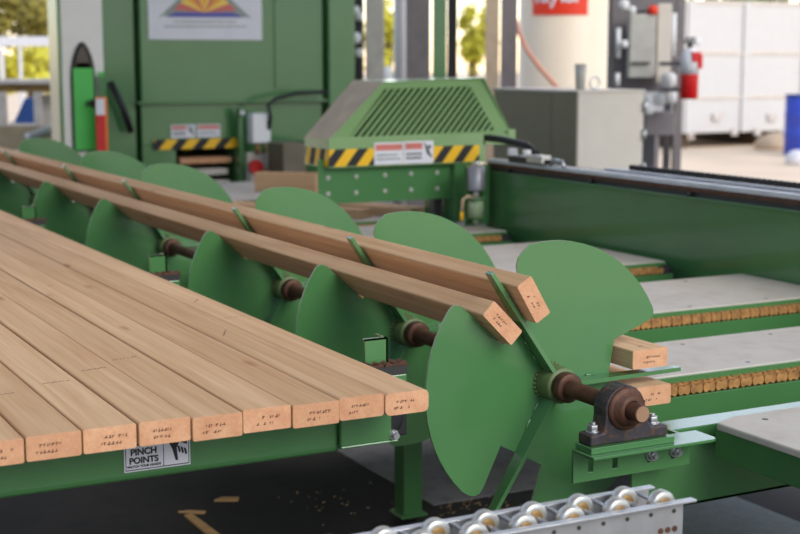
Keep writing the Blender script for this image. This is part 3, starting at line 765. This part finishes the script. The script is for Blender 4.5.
# ------------------------------------------------------------------ operator door at left
DYY = 8.58
db = thing('cabin_door', 'pale door with arched dark-framed window beside the green cabinet', 'door', (2.45, DYY, 0))
x0, x1 = onY(61, 60, DYY).x, onY(104, 60, DYY).x
m = MB(); m.box((x0, DYY, 0), (x1, DYY+.05, 2.6)); m.build('door_leaf', 'door_white', db, bevel=.01)
m = MB(); m.box((x0-.02, DYY-.01, 0), (x0, DYY+.08, 2.6)); m.box((x1-.05, DYY-.03, 0), (x1+.0, DYY+.0, 1.30)); m.build('door_frame', 'green', db)
cxa, zA, zB, zC = onY(82, 60, DYY).x, onY(82, 44, DYY).z, onY(82, 150, DYY).z, onY(82, 68, DYY).z
ww = .062
def arch(w, top, bot):
    P = [(cxa-w, bot), (cxa+w, bot)]
    for k in range(11): a = k/10*PI; P.append((cxa+w*math.copysign(abs(math.cos(a))**1.3, math.cos(a)), top-.22+.22*math.sin(a)))
    return P
m = MB(); m.prism(arch(ww+.014, zA+.014, zB-.01), (0, DYY, 0), X, Z, Y, -.012, -.001); wf = m.build('window_frame', 'ink', db)
m = MB(); m.prism(arch(ww-.01, zA-.012, zC+.03), (0, DYY, 0), X, Z, Y, -.016, -.0125); m.build('dark_pane', 'glass_dark', wf)
m = MB(); m.box((cxa-ww, DYY-.018, zB), (cxa+ww, DYY-.0125, zC)); m.build('lower_pane', 'bright_green', wf)
m = MB(); a = onY(101, 72, DYY); m.box((a.x-.02, DYY-.012, .9), (a.x+.015, DYY-.001, a.z)); m.build('green_strip', 'bright_green', db)
m = MB(); a = onY(93, 103, DYY); m.lathe((a.x, DYY-.012, a.z), -Y, [(0, .02), (.03, .03), (.05, .02)], 12); m.box((a.x-.05, DYY-.06, a.z-.012), (a.x+.01, DYY-.04, a.z+.012)); m.build('latch', 'black', db)
fl = thing('safety_board', 'orange edged red and white safety board between the door and the cabinet', 'sign', (onY(102, 110, 8.45).x, 8.45, 0))
a, b_ = onY(96, 115, 8.45), onY(107, 97, 8.45)
m = MB(); m.box((a.x, 8.45, 0), (b_.x, 8.47, b_.z)); m.build('board', 'orange', fl)
m = MB(); m.box((a.x, 8.442, .6), (b_.x-.018, 8.45, a.z)); m.build('red_field', 'red', fl)
m = MB(); m.box((a.x, 8.442, a.z), (b_.x-.018, 8.45, b_.z-.01)); m.build('white_field', 'offwhite', fl)

# ------------------------------------------------------------------ skate wheel conveyor in front
p1 = atD(690, 499, 2.15)
ca = math.radians(-.5); cu = Vector((math.cos(ca), math.sin(ca), 0)); cv = Vector((-cu.y, cu.x, 0))
E0 = p1.copy(); top = p1.z
sk = thing('skate_wheel_conveyor', 'galvanised skate wheel conveyor section in front of the lobed wheels', 'conveyor', (E0.x, E0.y, 0))
LEN, WID = 1.15, .085
def cp(s_, t_, z): return E0 - cu*s_ + cv*t_ + Z*(z-top)
def cbox(m, s0, s1, t0, t1, z0, z1):
    m.hexa([cp(s0, t0, z0), cp(s1, t0, z0), cp(s1, t1, z0), cp(s0, t1, z0), cp(s0, t0, z1), cp(s1, t0, z1), cp(s1, t1, z1), cp(s0, t1, z1)])
m = MB(); cbox(m, .012, LEN, 0, .0025, top-.075, top); cbox(m, -.004, LEN, -.012, .0025, top-.002, top+.002); cbox(m, .012, LEN, -.012, .0025, top-.077, top-.075); nr = m.build('near_rail', 'galv', sk, bevel=.001)
for k in range(14):
    c = cp(.03+.043*k, -.0006, top-.014); m = MB(); m.cyl(c-cv*.0006, c+cv*.0006, .0035, 8); m.build('punched_hole', 'dark_steel', nr)
for s_ in (.028, .041, .054):
    c = cp(s_, -.0006, top-.042); m = MB(); m.cyl(c-cv*.0006, c+cv*.0006, .0048, 10); m.build('punched_hole', 'rust', nr)
for s_ in (.11, .31):
    m = MB(); cbox(m, s_, s_+.045, -.0012, 0, top-.050, top-.043); m.build('punched_slot', 'dark_steel', nr)
m = MB(); cbox(m, .012, LEN, WID, WID+.0025, top-.075, top-.006); cbox(m, .0, LEN, WID, WID+.014, top-.008, top-.004); m.build('far_rail', 'galv', sk, bevel=.001)
for k in range(13):
    for row in (0, 1):
        s_ = .038+.082*k+(.041 if row else 0)
        if s_ > LEN-.05: continue
        t_ = .022 if row == 0 else .060
        c = cp(s_, t_, top-.008); r = .0215
        m = MB(); m.lathe(c-cv*.009, cv, [(0, .013), (0, r-.003), (.002, r), (.016, r), (.018, r-.003), (.018, .013)], 22); w = m.build('skate_wheel', 'wheel_zinc', sk)
        m = MB(); m.lathe(c-cv*.0105, cv, [(0, .004), (0, .010), (.002, .013), (.019, .013), (.021, .010), (.021, .004)], 16); m.build('bearing_hub', 'brass', w)
for k in range(26):
    s_ = .038+.041*k
    if s_ > LEN-.05: continue
    m = MB(); m.cyl(cp(s_, .001, top-.008), cp(s_, WID+.001, top-.008), .0035, 8); m.build('axle', 'galv', sk)
for s_ in (.10, .95):
    m = MB(); cbox(m, s_, s_+.035, .004, .04, 0, top-.077); cbox(m, s_, s_+.035, .004, WID, top-.077, top-.06); m.build('leg', 'galv', sk)

# ------------------------------------------------------------------ floor things
tag(MB().box((2.15, 2.55, 0), (3.01, 3.41, .012)).build('steel_plate', 'plate', None, off=(2.6, 3, 0), bevel=.002), 'dusty grey steel plate lying on the floor below the front deck', 'plate')
def chip(label, pts, h):
    q = [onZ(x, y, 0) for x, y in pts]
    c = sum(q, Vector())/len(q); m = MB()
    lo = [Vector((p.x, p.y, .0005)) for p in q]; hi = [Vector((p.x, p.y, h)) for p in q]
    m.hexa(lo+hi); tag(m.build('wood_offcut', 'chip', None, off=(c.x, c.y, 0), bevel=.001), label, 'wood scrap', 'wood scraps on the floor')
chip('longest wood scrap on the floor, running out of the picture', [(184, 517), (192, 515.5), (232, 545), (220, 547)], .008)
chip('thin curved wood sliver at the tip of the longest scrap', [(178, 513), (190, 511.5), (206, 512.5), (204, 514.5)], .006)
chip('small flat wood scrap on the floor, further from the table', [(214, 502), (222, 499), (239, 499), (238, 502)], .008)
m = MB(); R_ = random.Random(5)
for k in range(130):
    px, py = R_.choice([(470, 508), (480, 506), (470, 512), (330, 500), (450, 495)]); px += R_.gauss(0, 26); py += R_.gauss(0, 9)
    p = onZ(px, py, 0)
    if not (1.0 < p.x < 2.9 and p.y < 5.5): continue
    d = R_.uniform(.002, .005); a = R_.uniform(0, PI); q = [p+Vector((math.cos(a+i*PI/2)*d*(1 if i % 2 else .5), math.sin(a+i*PI/2)*d*(1 if i % 2 else .5), .0005)) for i in range(4)]
    m.hexa(q+[v+Z*.002 for v in q])
tag(m.build('sawdust', 'chip'), 'specks of sawdust scattered on the dark floor', 'sawdust', kind='stuff')

# ------------------------------------------------------------------ control cabinet behind the beam
A, B, Cc = atD(490, 88, 9.2), atD(578, 91, 8.4), atD(645, 90, 8.3)
cb = thing('control_cabinet', 'grey control cabinet with shade painted on its left side, standing behind the guide beam', 'cabinet', (B.x+.15, B.y+.4, 0))
cx0, cx1, cy0, cy1, cz = B.x, B.x+.485, B.y, B.y+.95, 1.222
m = MB(); m.box((cx0+.004, cy0, .1), (cx1, cy1, cz-.012)); m.build('body', 'cab_light', cb, bevel=.004)
m = MB(); m.box((cx0-.004, cy0+.005, .12), (cx0+.004, cy0+.27, cz-.02)); m.box((cx0-.004, cy0+.278, .12), (cx0+.004, cy1-.005, cz-.02)); m.build('side_door', 'cab_shaded', cb, bevel=.002)  # side doors darker: shade on this face is put into the colour
m = MB(); m.box((cx0-.012, cy0-.008, cz-.014), (cx1+.008, cy1+.02, cz)); m.build('top_cover', 'cab_light', cb, bevel=.003)
m = MB(); m.box((cx0+.03, cy0+.03, 0), (cx1-.03, cy1-.03, .1)); m.build('plinth', 'black', cb)
for z in (.75, .95, 1.12):
    m = MB(); m.cyl((cx1+.0, cy0-.012, z-.03), (cx1+.0, cy0-.012, z+.03), .012, 10); m.build('hinge', 'bolt_zinc', cb)
c = atD(592, 88, 8.6)
cup = MB(); cup.lathe((cx0+.10, cy0+.12, cz), Z, [(0, .02), (0, .028), (.155, .036), (.155, .031), (.01, .024), (.01, .001)], 22)
tag(cup.build('tumbler', 'box_grey', None, off=(cx0+.10, cy0+.12, cz)), 'tall grey tumbler standing on the control cabinet', 'cup')
rg = MB(); c = Vector((cx0+.175, cy0+.08, cz+.042)); rg.tube([c+Vector((math.cos(2*PI*k/24)*.036, 0, math.sin(2*PI*k/24)*.036)) for k in range(25)], .006, 8)
tag(rg.build('steel_ring', 'steel_bright', None, off=(c.x, c.y, cz)), 'bright steel ring standing next to the grey tumbler', 'ring')

# ------------------------------------------------------------------ tank, hose, posts
tc_ = atD(564, 60, 14); TR = .445
tk = thing('storage_tank', 'tall cream storage tank with a red lettered sign, behind the control cabinet', 'tank', (tc_.x, tc_.y, -.125))
m = MB(); m.lathe((tc_.x, tc_.y, -.125), Z, [(0, TR), (.02, TR+.01), (.04, TR), (2.8, TR), (3.0, TR*.7), (3.05, .1)], 48); m.build('tank_shell', 'tank', tk)
view = Vector((-tc_.x, -tc_.y, 0)).normalized(); base = math.atan2(view.y, view.x)-.12
zr = atD(556, 15, 13.6).z
m = MB(); K = 14; a0, a1 = base-.62, base+.62
for k in range(K):
    t0, t1 = a0+(a1-a0)*k/K, a0+(a1-a0)*(k+1)/K; q = []
    for rr in (TR+.002, TR+.010):
        q.append([Vector((tc_.x+rr*math.cos(t), tc_.y+rr*math.sin(t), z)) for t, z in ((t0, zr), (t1, zr), (t1, zr+.34), (t0, zr+.34))])
    m.hexa(q[0]+q[1])
sgn = m.build('tank_sign', 'red_sign', tk); sgn['label'] = 'red sign with pale lettering'
for ch, t in zip('Taylor', (-.50, -.31, -.10, .07, .21, .40)):
    a = base+t; n = Vector((math.cos(a), math.sin(a), 0)); u = Vector((-n.y, n.x, 0))
    text(ch, 'lettering', 'offwhite', sgn, Vector((tc_.x, tc_.y, zr+.185))+n*(TR+.012), u, Z, .22, .002, .004)
hp = [atD(x, y, 13.2) for x, y in ((509, -6), (514, 14), (519, 32), (527, 50), (540, 68), (556, 86), (575, 108), (590, 140))]
m = MB(); m.tube(hp+[Vector((hp[-1].x+.1, hp[-1].y, 0))], .022, 10); tag(m.build('air_hose', 'hose', None, off=(hp[-1].x, hp[-1].y, 0)), 'salmon pink hose hanging diagonally in front of the cream tank', 'hose')
def column(label, px0, px1, D, mt, nm='steel_column', h=4.3, dep=None, base=0):
    a, b = atD(px0, 60, D), atD(px1, 60, D); w = (b-a).length; c = (a+b)/2; u = (b-a).normalized(); v = Vector((-u.y, u.x, 0)); dep = dep or w
    m = MB(); q = [c-u*w/2, c+u*w/2, c+u*w/2+v*dep, c-u*w/2+v*dep]
    m.hexa([Vector((p.x, p.y, base)) for p in q]+[Vector((p.x, p.y, h)) for p in q])
    return tag(m.build(nm, mt, None, off=(c.x, c.y, base), bevel=.006), label, 'column')
column('light grey column behind the left end of the hood guard', 365.5, 384, 11, 'column_grey')
column('dark grey column behind the middle of the hood guard', 406, 430, 11.2, 'column_dark')
column('narrow green post rising behind the hood guard', 433, 446.5, 10, 'green', 'green_post')
column('black post right beside the narrow green post', 447.5, 457, 10.4, 'rubber', 'black_post')
column('beige column left of the cream tank', 486, 499, 12.0, 'column_beige')
column('blue grey column right next to the cream tank', 501, 517, 12.3, 'column_dark', dep=.1)
column('dark column standing right of the electrical panel, extinguisher on it', 675.5, 684, 11.2, 'column_dark')
# pipes and small lamps between the cabinet and the light grey column
a = atD(357, 60, 10.5)
pi_ = thing('valve_manifold', 'dark pipe with pale round valves between green cabinet and light grey column', 'pipe', (a.x, a.y, 0))
m = MB(); m.cyl((a.x, a.y, 0), (a.x, a.y, 2.6), .05, 12); m.build('pipe', 'rubber', pi_)
for px, py, r in ((353, 11, .035), (357, 17, .03), (353, 38, .042), (357, 53, .032)):
    p = atD(px, py, 10.4); m = MB(); m.lathe((p.x, p.y-.04, p.z-r), Z, [(0, r*.5), (r*.5, r), (r*1.5, r), (r*2, r*.5)], 14); m.build('valve', 'white', pi_)
for (px, r, lab) in ((400, .05, 'white pipe behind the hood guard, between the grey columns'),):
    p = atD(px, 60, 11.6); m = MB(); m.cyl((p.x, p.y, 0), (p.x, p.y, 3), r, 16); tag(m.build('white_pipe', 'white', None, off=(p.x, p.y, 0)), lab, 'pipe')
for px, lab in ((388, 'left one of two short white bollards behind the hood guard'), (397.5, 'right one of two short white bollards behind the hood guard')):
    p = atD(px, 66, 13); m = MB(); m.lathe((p.x, p.y, -.125), Z, [(0, .042), (1.40, .042), (1.46, .03), (1.47, .01)], 14); tag(m.build('bollard', 'white', None, off=(p.x, p.y, -.125)), lab, 'bollard', 'white bollards')

# ------------------------------------------------------------------ electrical panel and extinguisher
ED = 11.0
def eb(m, x0, y0, x1, y1, dd=0, th=.08):
    a, b = atD(x0, y1, ED-dd), atD(x1, y0, ED-dd); u = rt; v = Vector((rt.y*-1, rt.x, 0))
    p = [a, a+u*((b-a).dot(u)), a+u*((b-a).dot(u))+v*th, a+v*th]; z0, z1 = a.z, b.z
    m.hexa([Vector((q.x, q.y, z0)) for q in p]+[Vector((q.x, q.y, z1)) for q in p])
ep_ = atD(645, 60, ED)
ep = thing('electrical_panel', 'grey electrical panel rack with boxes and conduits, behind the control cabinet', 'electrical panel', (ep_.x, ep_.y, 0))
m = MB()
for (x0, x1) in ((611, 617), (641, 647), (669, 674)):
    a = atD(x0, 60, ED+.25); b = atD(x1, 60, ED+.25); m.box((a.x, a.y, 0), (b.x, a.y+.05, 3.0))
m.build('rack_post', 'column_dark', ep)
m = MB(); eb(m, 611, -30, 674, 92, -.2, .03); m.build('back_plate', 'column_dark', ep)
m = MB(); eb(m, 629, 14, 655, 78, .05, .15); m.build('breaker_box', 'box_grey', ep, bevel=.01)
m = MB(); eb(m, 656, 4, 670, 84, .0, .12); m.build('long_box', 'cab_light', ep, bevel=.01)
m = MB(); eb(m, 636, 20, 645, 30, .09, .03); m.build('name_plate', 'white', ep)
m = MB(); eb(m, 631, 62, 650, 64, .09, .03); m.build('box_seam', 'dark_steel', ep)
m = MB(); a, b = atD(637, 13, ED-.1), atD(652, 11, ED-.1); m.tube([a, b], .012, 8); m.build('switch_lever', 'rubber', ep)
m = MB(); p = atD(653, 10, ED-.12); m.lathe(p-Z*.035, Z, [(0, .02), (.01, .038), (.055, .038), (.07, .02)], 14); m.build('red_knob', 'red_sign', ep)
for (px, y0, y1, r) in ((618.5, 28, 58, .02), (617.5, 73, 86, .02), (674, 13, 57, .022)):
    a, b = atD(px, y0, ED-.05), atD(px, y1, ED-.05); m = MB(); m.cyl((a.x, a.y, b.z), (a.x, a.y, a.z), r, 12); m.build('conduit', 'white', ep)
for (px, py, r) in ((624, 5, .04), (632, 10, .03), (624, 44, .03), (649, 101, .035), (660, 99, .05), (669, 96, .06), (648, 109, .045), (669, 80, .055)):
    p = atD(px, py, ED-.1); m = MB(); m.lathe(p-Z*r, Z, [(0, r*.6), (r*.4, r), (r*1.6, r), (r*2, r*.6)], 12); m.build('conduit_fitting', 'white', ep)
m = MB(); eb(m, 645, 112, 675, 136, .0, .3); m.build('lower_box', 'column_dark', ep, bevel=.01)
m = MB(); a = atD(655, 136, ED); b = atD(661, 136, ED); m.box((a.x, a.y, 0), (b.x, a.y+.2, a.z+.02)); m.build('stand', 'column_dark', ep)
p = atD(689.5, 72, 10.6)
fe = thing('fire_extinguisher', 'red fire extinguisher mounted on the dark column', 'fire extinguisher', (p.x, p.y, atD(689, 99, 10.6).z))
zb0, zb1, zb2 = atD(689, 99, 10.6).z, atD(689, 74, 10.6).z, atD(689, 48, 10.6).z
r = .068
m = MB(); m.lathe((p.x, p.y, 0), Z, [(zb0, r*.85), (zb0+.01, r), (zb1, r), (zb1+.001, r)], 24); m.build('cylinder', 'red', fe)
m = MB(); m.lathe((p.x, p.y, 0), Z, [(zb1, r), (zb1+.10, r), (zb2-.05, r*.9), (zb2-.01, r*.5), (zb2, r*.4)], 24); m.build('label_band', 'offwhite', fe)
m = MB(); m.box((p.x-.03, p.y-.075, zb1+.09), (p.x+.045, p.y-.03, zb2-.03)); m.box((p.x+.02, p.y-.078, zb1+.04), (p.x+.058, p.y-.03, zb2-.05)); m.build('red_tag', 'red', fe)
m = MB(); m.cyl((p.x, p.y, zb2), (p.x, p.y, zb2+.04), .02, 12); m.box((p.x-.05, p.y-.012, zb2+.035), (p.x+.07, p.y+.012, zb2+.055)); m.box((p.x-.04, p.y-.012, zb2+.062), (p.x+.06, p.y+.012, zb2+.078)); m.build('valve', 'dark_steel', fe)
m = MB(); m.lathe((p.x+.035, p.y-.03, zb2+.05), -Y, [(0, .02), (.006, .03), (.02, .03), (.024, .02)], 14); m.build('gauge', 'white', fe)
m = MB(); m.box((p.x-.05, p.y+.066, zb0+.05), (p.x-.02, p.y+.3, zb0+.08)); m.box((p.x-.05, p.y+.066, zb1+.06), (p.x-.02, p.y+.3, zb1+.09)); m.build('bracket', 'column_dark', fe)

# ------------------------------------------------------------------ outside: container, barrel, yard
ca_ = atD(687, 140, 25); cy_ = 19.5
ct = thing('white_container', 'long white container with framed doors standing in the sunlit yard', 'container', (17, cy_+1.2, -.125))
m = MB(); m.box((15.6, cy_, .14), (24, cy_+2.4, 2.40)); m.build('box_body', 'container', ct, bevel=.02)
xs_ = [onY(x, 60, cy_).x for x in (689, 741, 749, 800)]
for x in (xs_[0], (xs_[1]+xs_[2])/2, xs_[3]+.1, 21, 22.6):
    m = MB(); m.box((x-.07, cy_-.05, .14), (x+.07, cy_, 2.40)); m.build('door_post', 'container', ct, bevel=.01)
for py in (3, 53, 97):
    z = onY(745, py, cy_).z; m = MB(); m.box((15.6, cy_-.025, z-.03), (24, cy_, z+.03)); m.build('cross_rib', 'rib', ct)
for px in (716, 771):
    c = onY(px, 117, cy_); m = MB(); m.box((c.x-.10, cy_-.06, c.z-.06), (c.x+.10, cy_, c.z+.06)); m.build('latch', 'column_grey', ct)
for px in (733, 756):
    c = onY(px, 132, cy_); m = MB(); m.box((c.x-.06, cy_-.06, c.z-.06), (c.x+.06, cy_, c.z+.06)); m.build('lock_box', 'column_grey', ct)
for x in (15.9, 18.0, 20.5, 23.5):
    m = MB(); m.box((x-.15, cy_+.2, -.125), (x+.15, cy_+2.2, .14)); m.build('support_block', 'trunk', ct)
bc = atD(801, 120, 23); bb = thing('blue_barrel', 'blue plastic barrel at the right edge, in front of the container', 'barrel', (bc.x, bc.y, -.125))
zt_ = atD(795, 96, 23).z; R2 = .255
m = MB(); m.lathe((bc.x, bc.y, -.125), Z, [(0, R2*.95), (.02, R2), (.3, R2), (.32, R2+.015), (.34, R2), (.62, R2), (.64, R2+.015), (.66, R2), (zt_+.105, R2), (zt_+.125, R2*.96)], 28); m.build('drum', 'blue', bb)
m = MB(); m.lathe((bc.x, bc.y, zt_), Z, [(0, R2*1.04), (.03, R2*1.04), (.03, R2*.9)], 28); m.build('lid', 'blue_dark', bb)
p = onZ(775, 148, -.1)
m = MB(); m.lathe((p.x, p.y, -.125), Z, [(0, .34), (.1, .36), (.2, .28), (.28, .10), (.30, .03)], 12); tag(m.build('sack', 'column_beige', None, off=(p.x, p.y, -.125)), 'beige sack slumped against the bottom of the white container', 'sack')
p = onZ(797, 163, -.1)
m = MB(); m.lathe((p.x, p.y, -.125), Z, [(0, .16), (.12, .18), (.2, .1), (.22, .02)], 12); tag(m.build('bag', 'offwhite', None, off=(p.x, p.y, -.125)), 'small white bag on the ground in front of the blue barrel', 'bag')

# left outside: work table, rails, blue cover
lp = lambda px, py, D: atD(px, py, D)
wt = thing('metal_work_table', 'grey metal work table far left with a slatted edge, in front of the trees', 'table', (lp(30, 90, 12).x, lp(30, 90, 12).y, 0))
m = MB()
def lb(m, x0, y0, x1, y1, D, th):
    a, b = atD(x0, y1, D), atD(x1, y0, D); v = Vector((-rt.y, rt.x, 0)); w = (b-a).dot(rt)
    p = [a, a+rt*w, a+rt*w+v*th, a+v*th]; m.hexa([Vector((q.x, q.y, a.z)) for q in p]+[Vector((q.x, q.y, b.z)) for q in p])
lb(m, -30, 80, 63, 84, 12, .7); m.build('table_top', 'column_grey', wt)
m = MB(); lb(m, -30, 84, 63, 92, 12.05, .05); m.build('slatted_edge', 'brass', wt)
for x0, x1 in ((-4, 5), (33, 40)):
    m = MB(); a = atD(x0, 92, 12); b = atD(x1, 92, 12); w = (b-a).dot(rt); v = Vector((-rt.y, rt.x, 0)); p_ = [a, a+rt*w, a+rt*w+v*.06, a+v*.06]
    m.hexa([Vector((q.x, q.y, 0)) for q in p_]+[Vector((q.x, q.y, a.z)) for q in p_]); m.build('leg', 'column_grey', wt)
m = MB(); lb(m, 41, 95, 62, 124, 12.2, .3); m.build('side_box', 'column_grey', wt)
m = MB(); lb(m, -30, 126, 62, 150, 12.0, .6); m.build('lower_shelf', 'grey_and_glare', wt)
a, b = atD(31, 138, 11.6), atD(55, 127, 11.6)
m = MB(); m.cyl(a, b, .045, 14); pc = thing('rolled_tube', 'light grey tube lying slanted at the left, above the furthest wheel', 'tube', (a.x, a.y, 0)); m.build('tube', 'box_grey', pc)
m = MB(); d = (a-b).normalized(); m.cyl(a, a+d*.03, .048, 14); m.cyl(b-d*.0, b-d*.05, .055, 14); m.build('end_cap', 'white', pc)
m = MB(); m.box((b.x-.03, b.y-.03, 0), (b.x+.03, b.y+.03, b.z-.03)); m.build('stand', 'column_grey', pc)
a, b, c, d = [atD(x, y, 13.5) for x, y in ((14, 122), (34, 126), (34, 98), (25, 98))]
m = MB(); v = Vector((-rt.y, rt.x, 0))*.3; m.hexa([a, b, c, d]+[q+v for q in (a, b, c, d)])
bt = thing('blue_tarp_cover', 'dark blue covered box behind the work table at the left', 'box', (b.x, b.y, 0)); m.build('cover', 'blue_dark', bt)
m = MB(); m.box((a.x, a.y, -.125), (b.x, b.y+.25, a.z)); m.build('stand', 'column_grey', bt)
a = atD(-20, 41, 17); b = atD(62, 41, 17)
fn = thing('pipe_rail_fence', 'pale horizontal pipe barrier in front of the trees at the left', 'fence', (a.x, a.y, -.125))
m = MB(); lb(m, -30, 36.5, 66, 46, 17, .1); m.build('rail', 'offwhite', fn)
for x0, x1 in ((0, 4), (19, 22)):
    m = MB(); a = atD(x0, 46, 17); b = atD(x1, 46, 17); m.box((a.x, a.y, -.125), (b.x, a.y+.06, a.z+.02)); m.build('post', 'offwhite', fn)

def tree(label, px, py, D, w, h, mt, n, leaf, seed, name='tree', group=None):
    c = atD(px, py, D); R_ = random.Random(seed)
    t = thing(name, label, 'tree', (c.x, c.y, -.125), group)
    m = MB(); m.lathe((c.x, c.y, -.125), Z, [(0, .16), (.5, .12), (max(1, c.z), .07), (c.z+h*.3, .02)], 10); m.build('trunk', 'trunk', t)
    m = MB()
    cl = [(Vector((R_.gauss(0, w*.36), R_.gauss(0, w*.36), R_.gauss(0, h*.34))), R_.uniform(.25, .5)) for _ in range(16)]
    for k in range(n):
        q, s_ = R_.choice(cl); p = c+q+Vector((R_.gauss(0, w*s_*.4), R_.gauss(0, w*s_*.4), R_.gauss(0, h*s_*.4)))
        if p.z < .2: continue
        u = Vector((R_.gauss(0, 1), R_.gauss(0, 1), R_.gauss(0, 1))).normalized(); v = u.orthogonal().normalized(); l = leaf*R_.uniform(.6, 1.4)
        m.quad([p-u*l, p+v*l*.5, p+u*l, p-v*l*.5])
    m.build('crown', mt, t)
tree('olive yellow tree behind the pipe barrier, far left', 30, 6, 25, 1.7, 1.7, 'leaf_olive', 3200, .10, 1)
tree('low pale bush under the pipe barrier at the left', 35, 62, 20, .9, .4, 'leaf_yellow', 1500, .08, 2, 'bush')
tree('yellow shrub seen between the columns behind the hood guard', 388, 36, 26, .42, .9, 'leaf_yellow', 1400, .07, 3, 'shrub')
tree('yellow green tree seen right of the black post', 473, 36, 30, .5, .9, 'leaf_yellow', 1400, .08, 4)
tree('green tree behind the white container, left of the yard', 620, -6, 46, 1.5, 1.8, 'leaf_green', 1600, .12, 5)
tree('green tree crown above the roof of the white container', 760, -16, 34, 4, 1.2, 'leaf_green', 2600, .14, 6)

# ------------------------------------------------------------------ light
w = bpy.data.worlds.new('sky'); S.world = w; w.use_nodes = True; nt = w.node_tree
bg = nt.nodes['Background']; sk_ = nt.nodes.new('ShaderNodeTexSky'); sk_.sky_type = 'NISHITA'
sk_.sun_disc = False; sk_.sun_elevation = math.radians(52); sk_.sun_rotation = math.radians(45); sk_.air_density = .75; sk_.dust_density = .8; sk_.ozone_density = 1
wb = nt.nodes.new('ShaderNodeMixRGB'); wb.blend_type = 'MULTIPLY'; wb.inputs['Fac'].default_value = 1; wb.inputs['Color2'].default_value = (1.14, 1.0, .84, 1)
nt.links.new(sk_.outputs[0], wb.inputs['Color1']); nt.links.new(wb.outputs[0], bg.inputs['Color']); bg.inputs['Strength'].default_value = .30
sl = bpy.data.lights.new('sun', 'SUN'); so_ = bpy.data.objects.new('sun', sl); COL.objects.link(so_)
sl.energy = 2.6; sl.angle = math.radians(40); sl.color = (1, .96, .90)
dirv = Vector((-.18, .84, -.56)).normalized(); so_.rotation_euler = dirv.to_track_quat('-Z', 'Y').to_euler()

S.view_settings.view_transform = 'Standard'; S.view_settings.look = 'None'; S.view_settings.gamma = 1; S.view_settings.use_curve_mapping = False
S.view_settings.exposure = .06
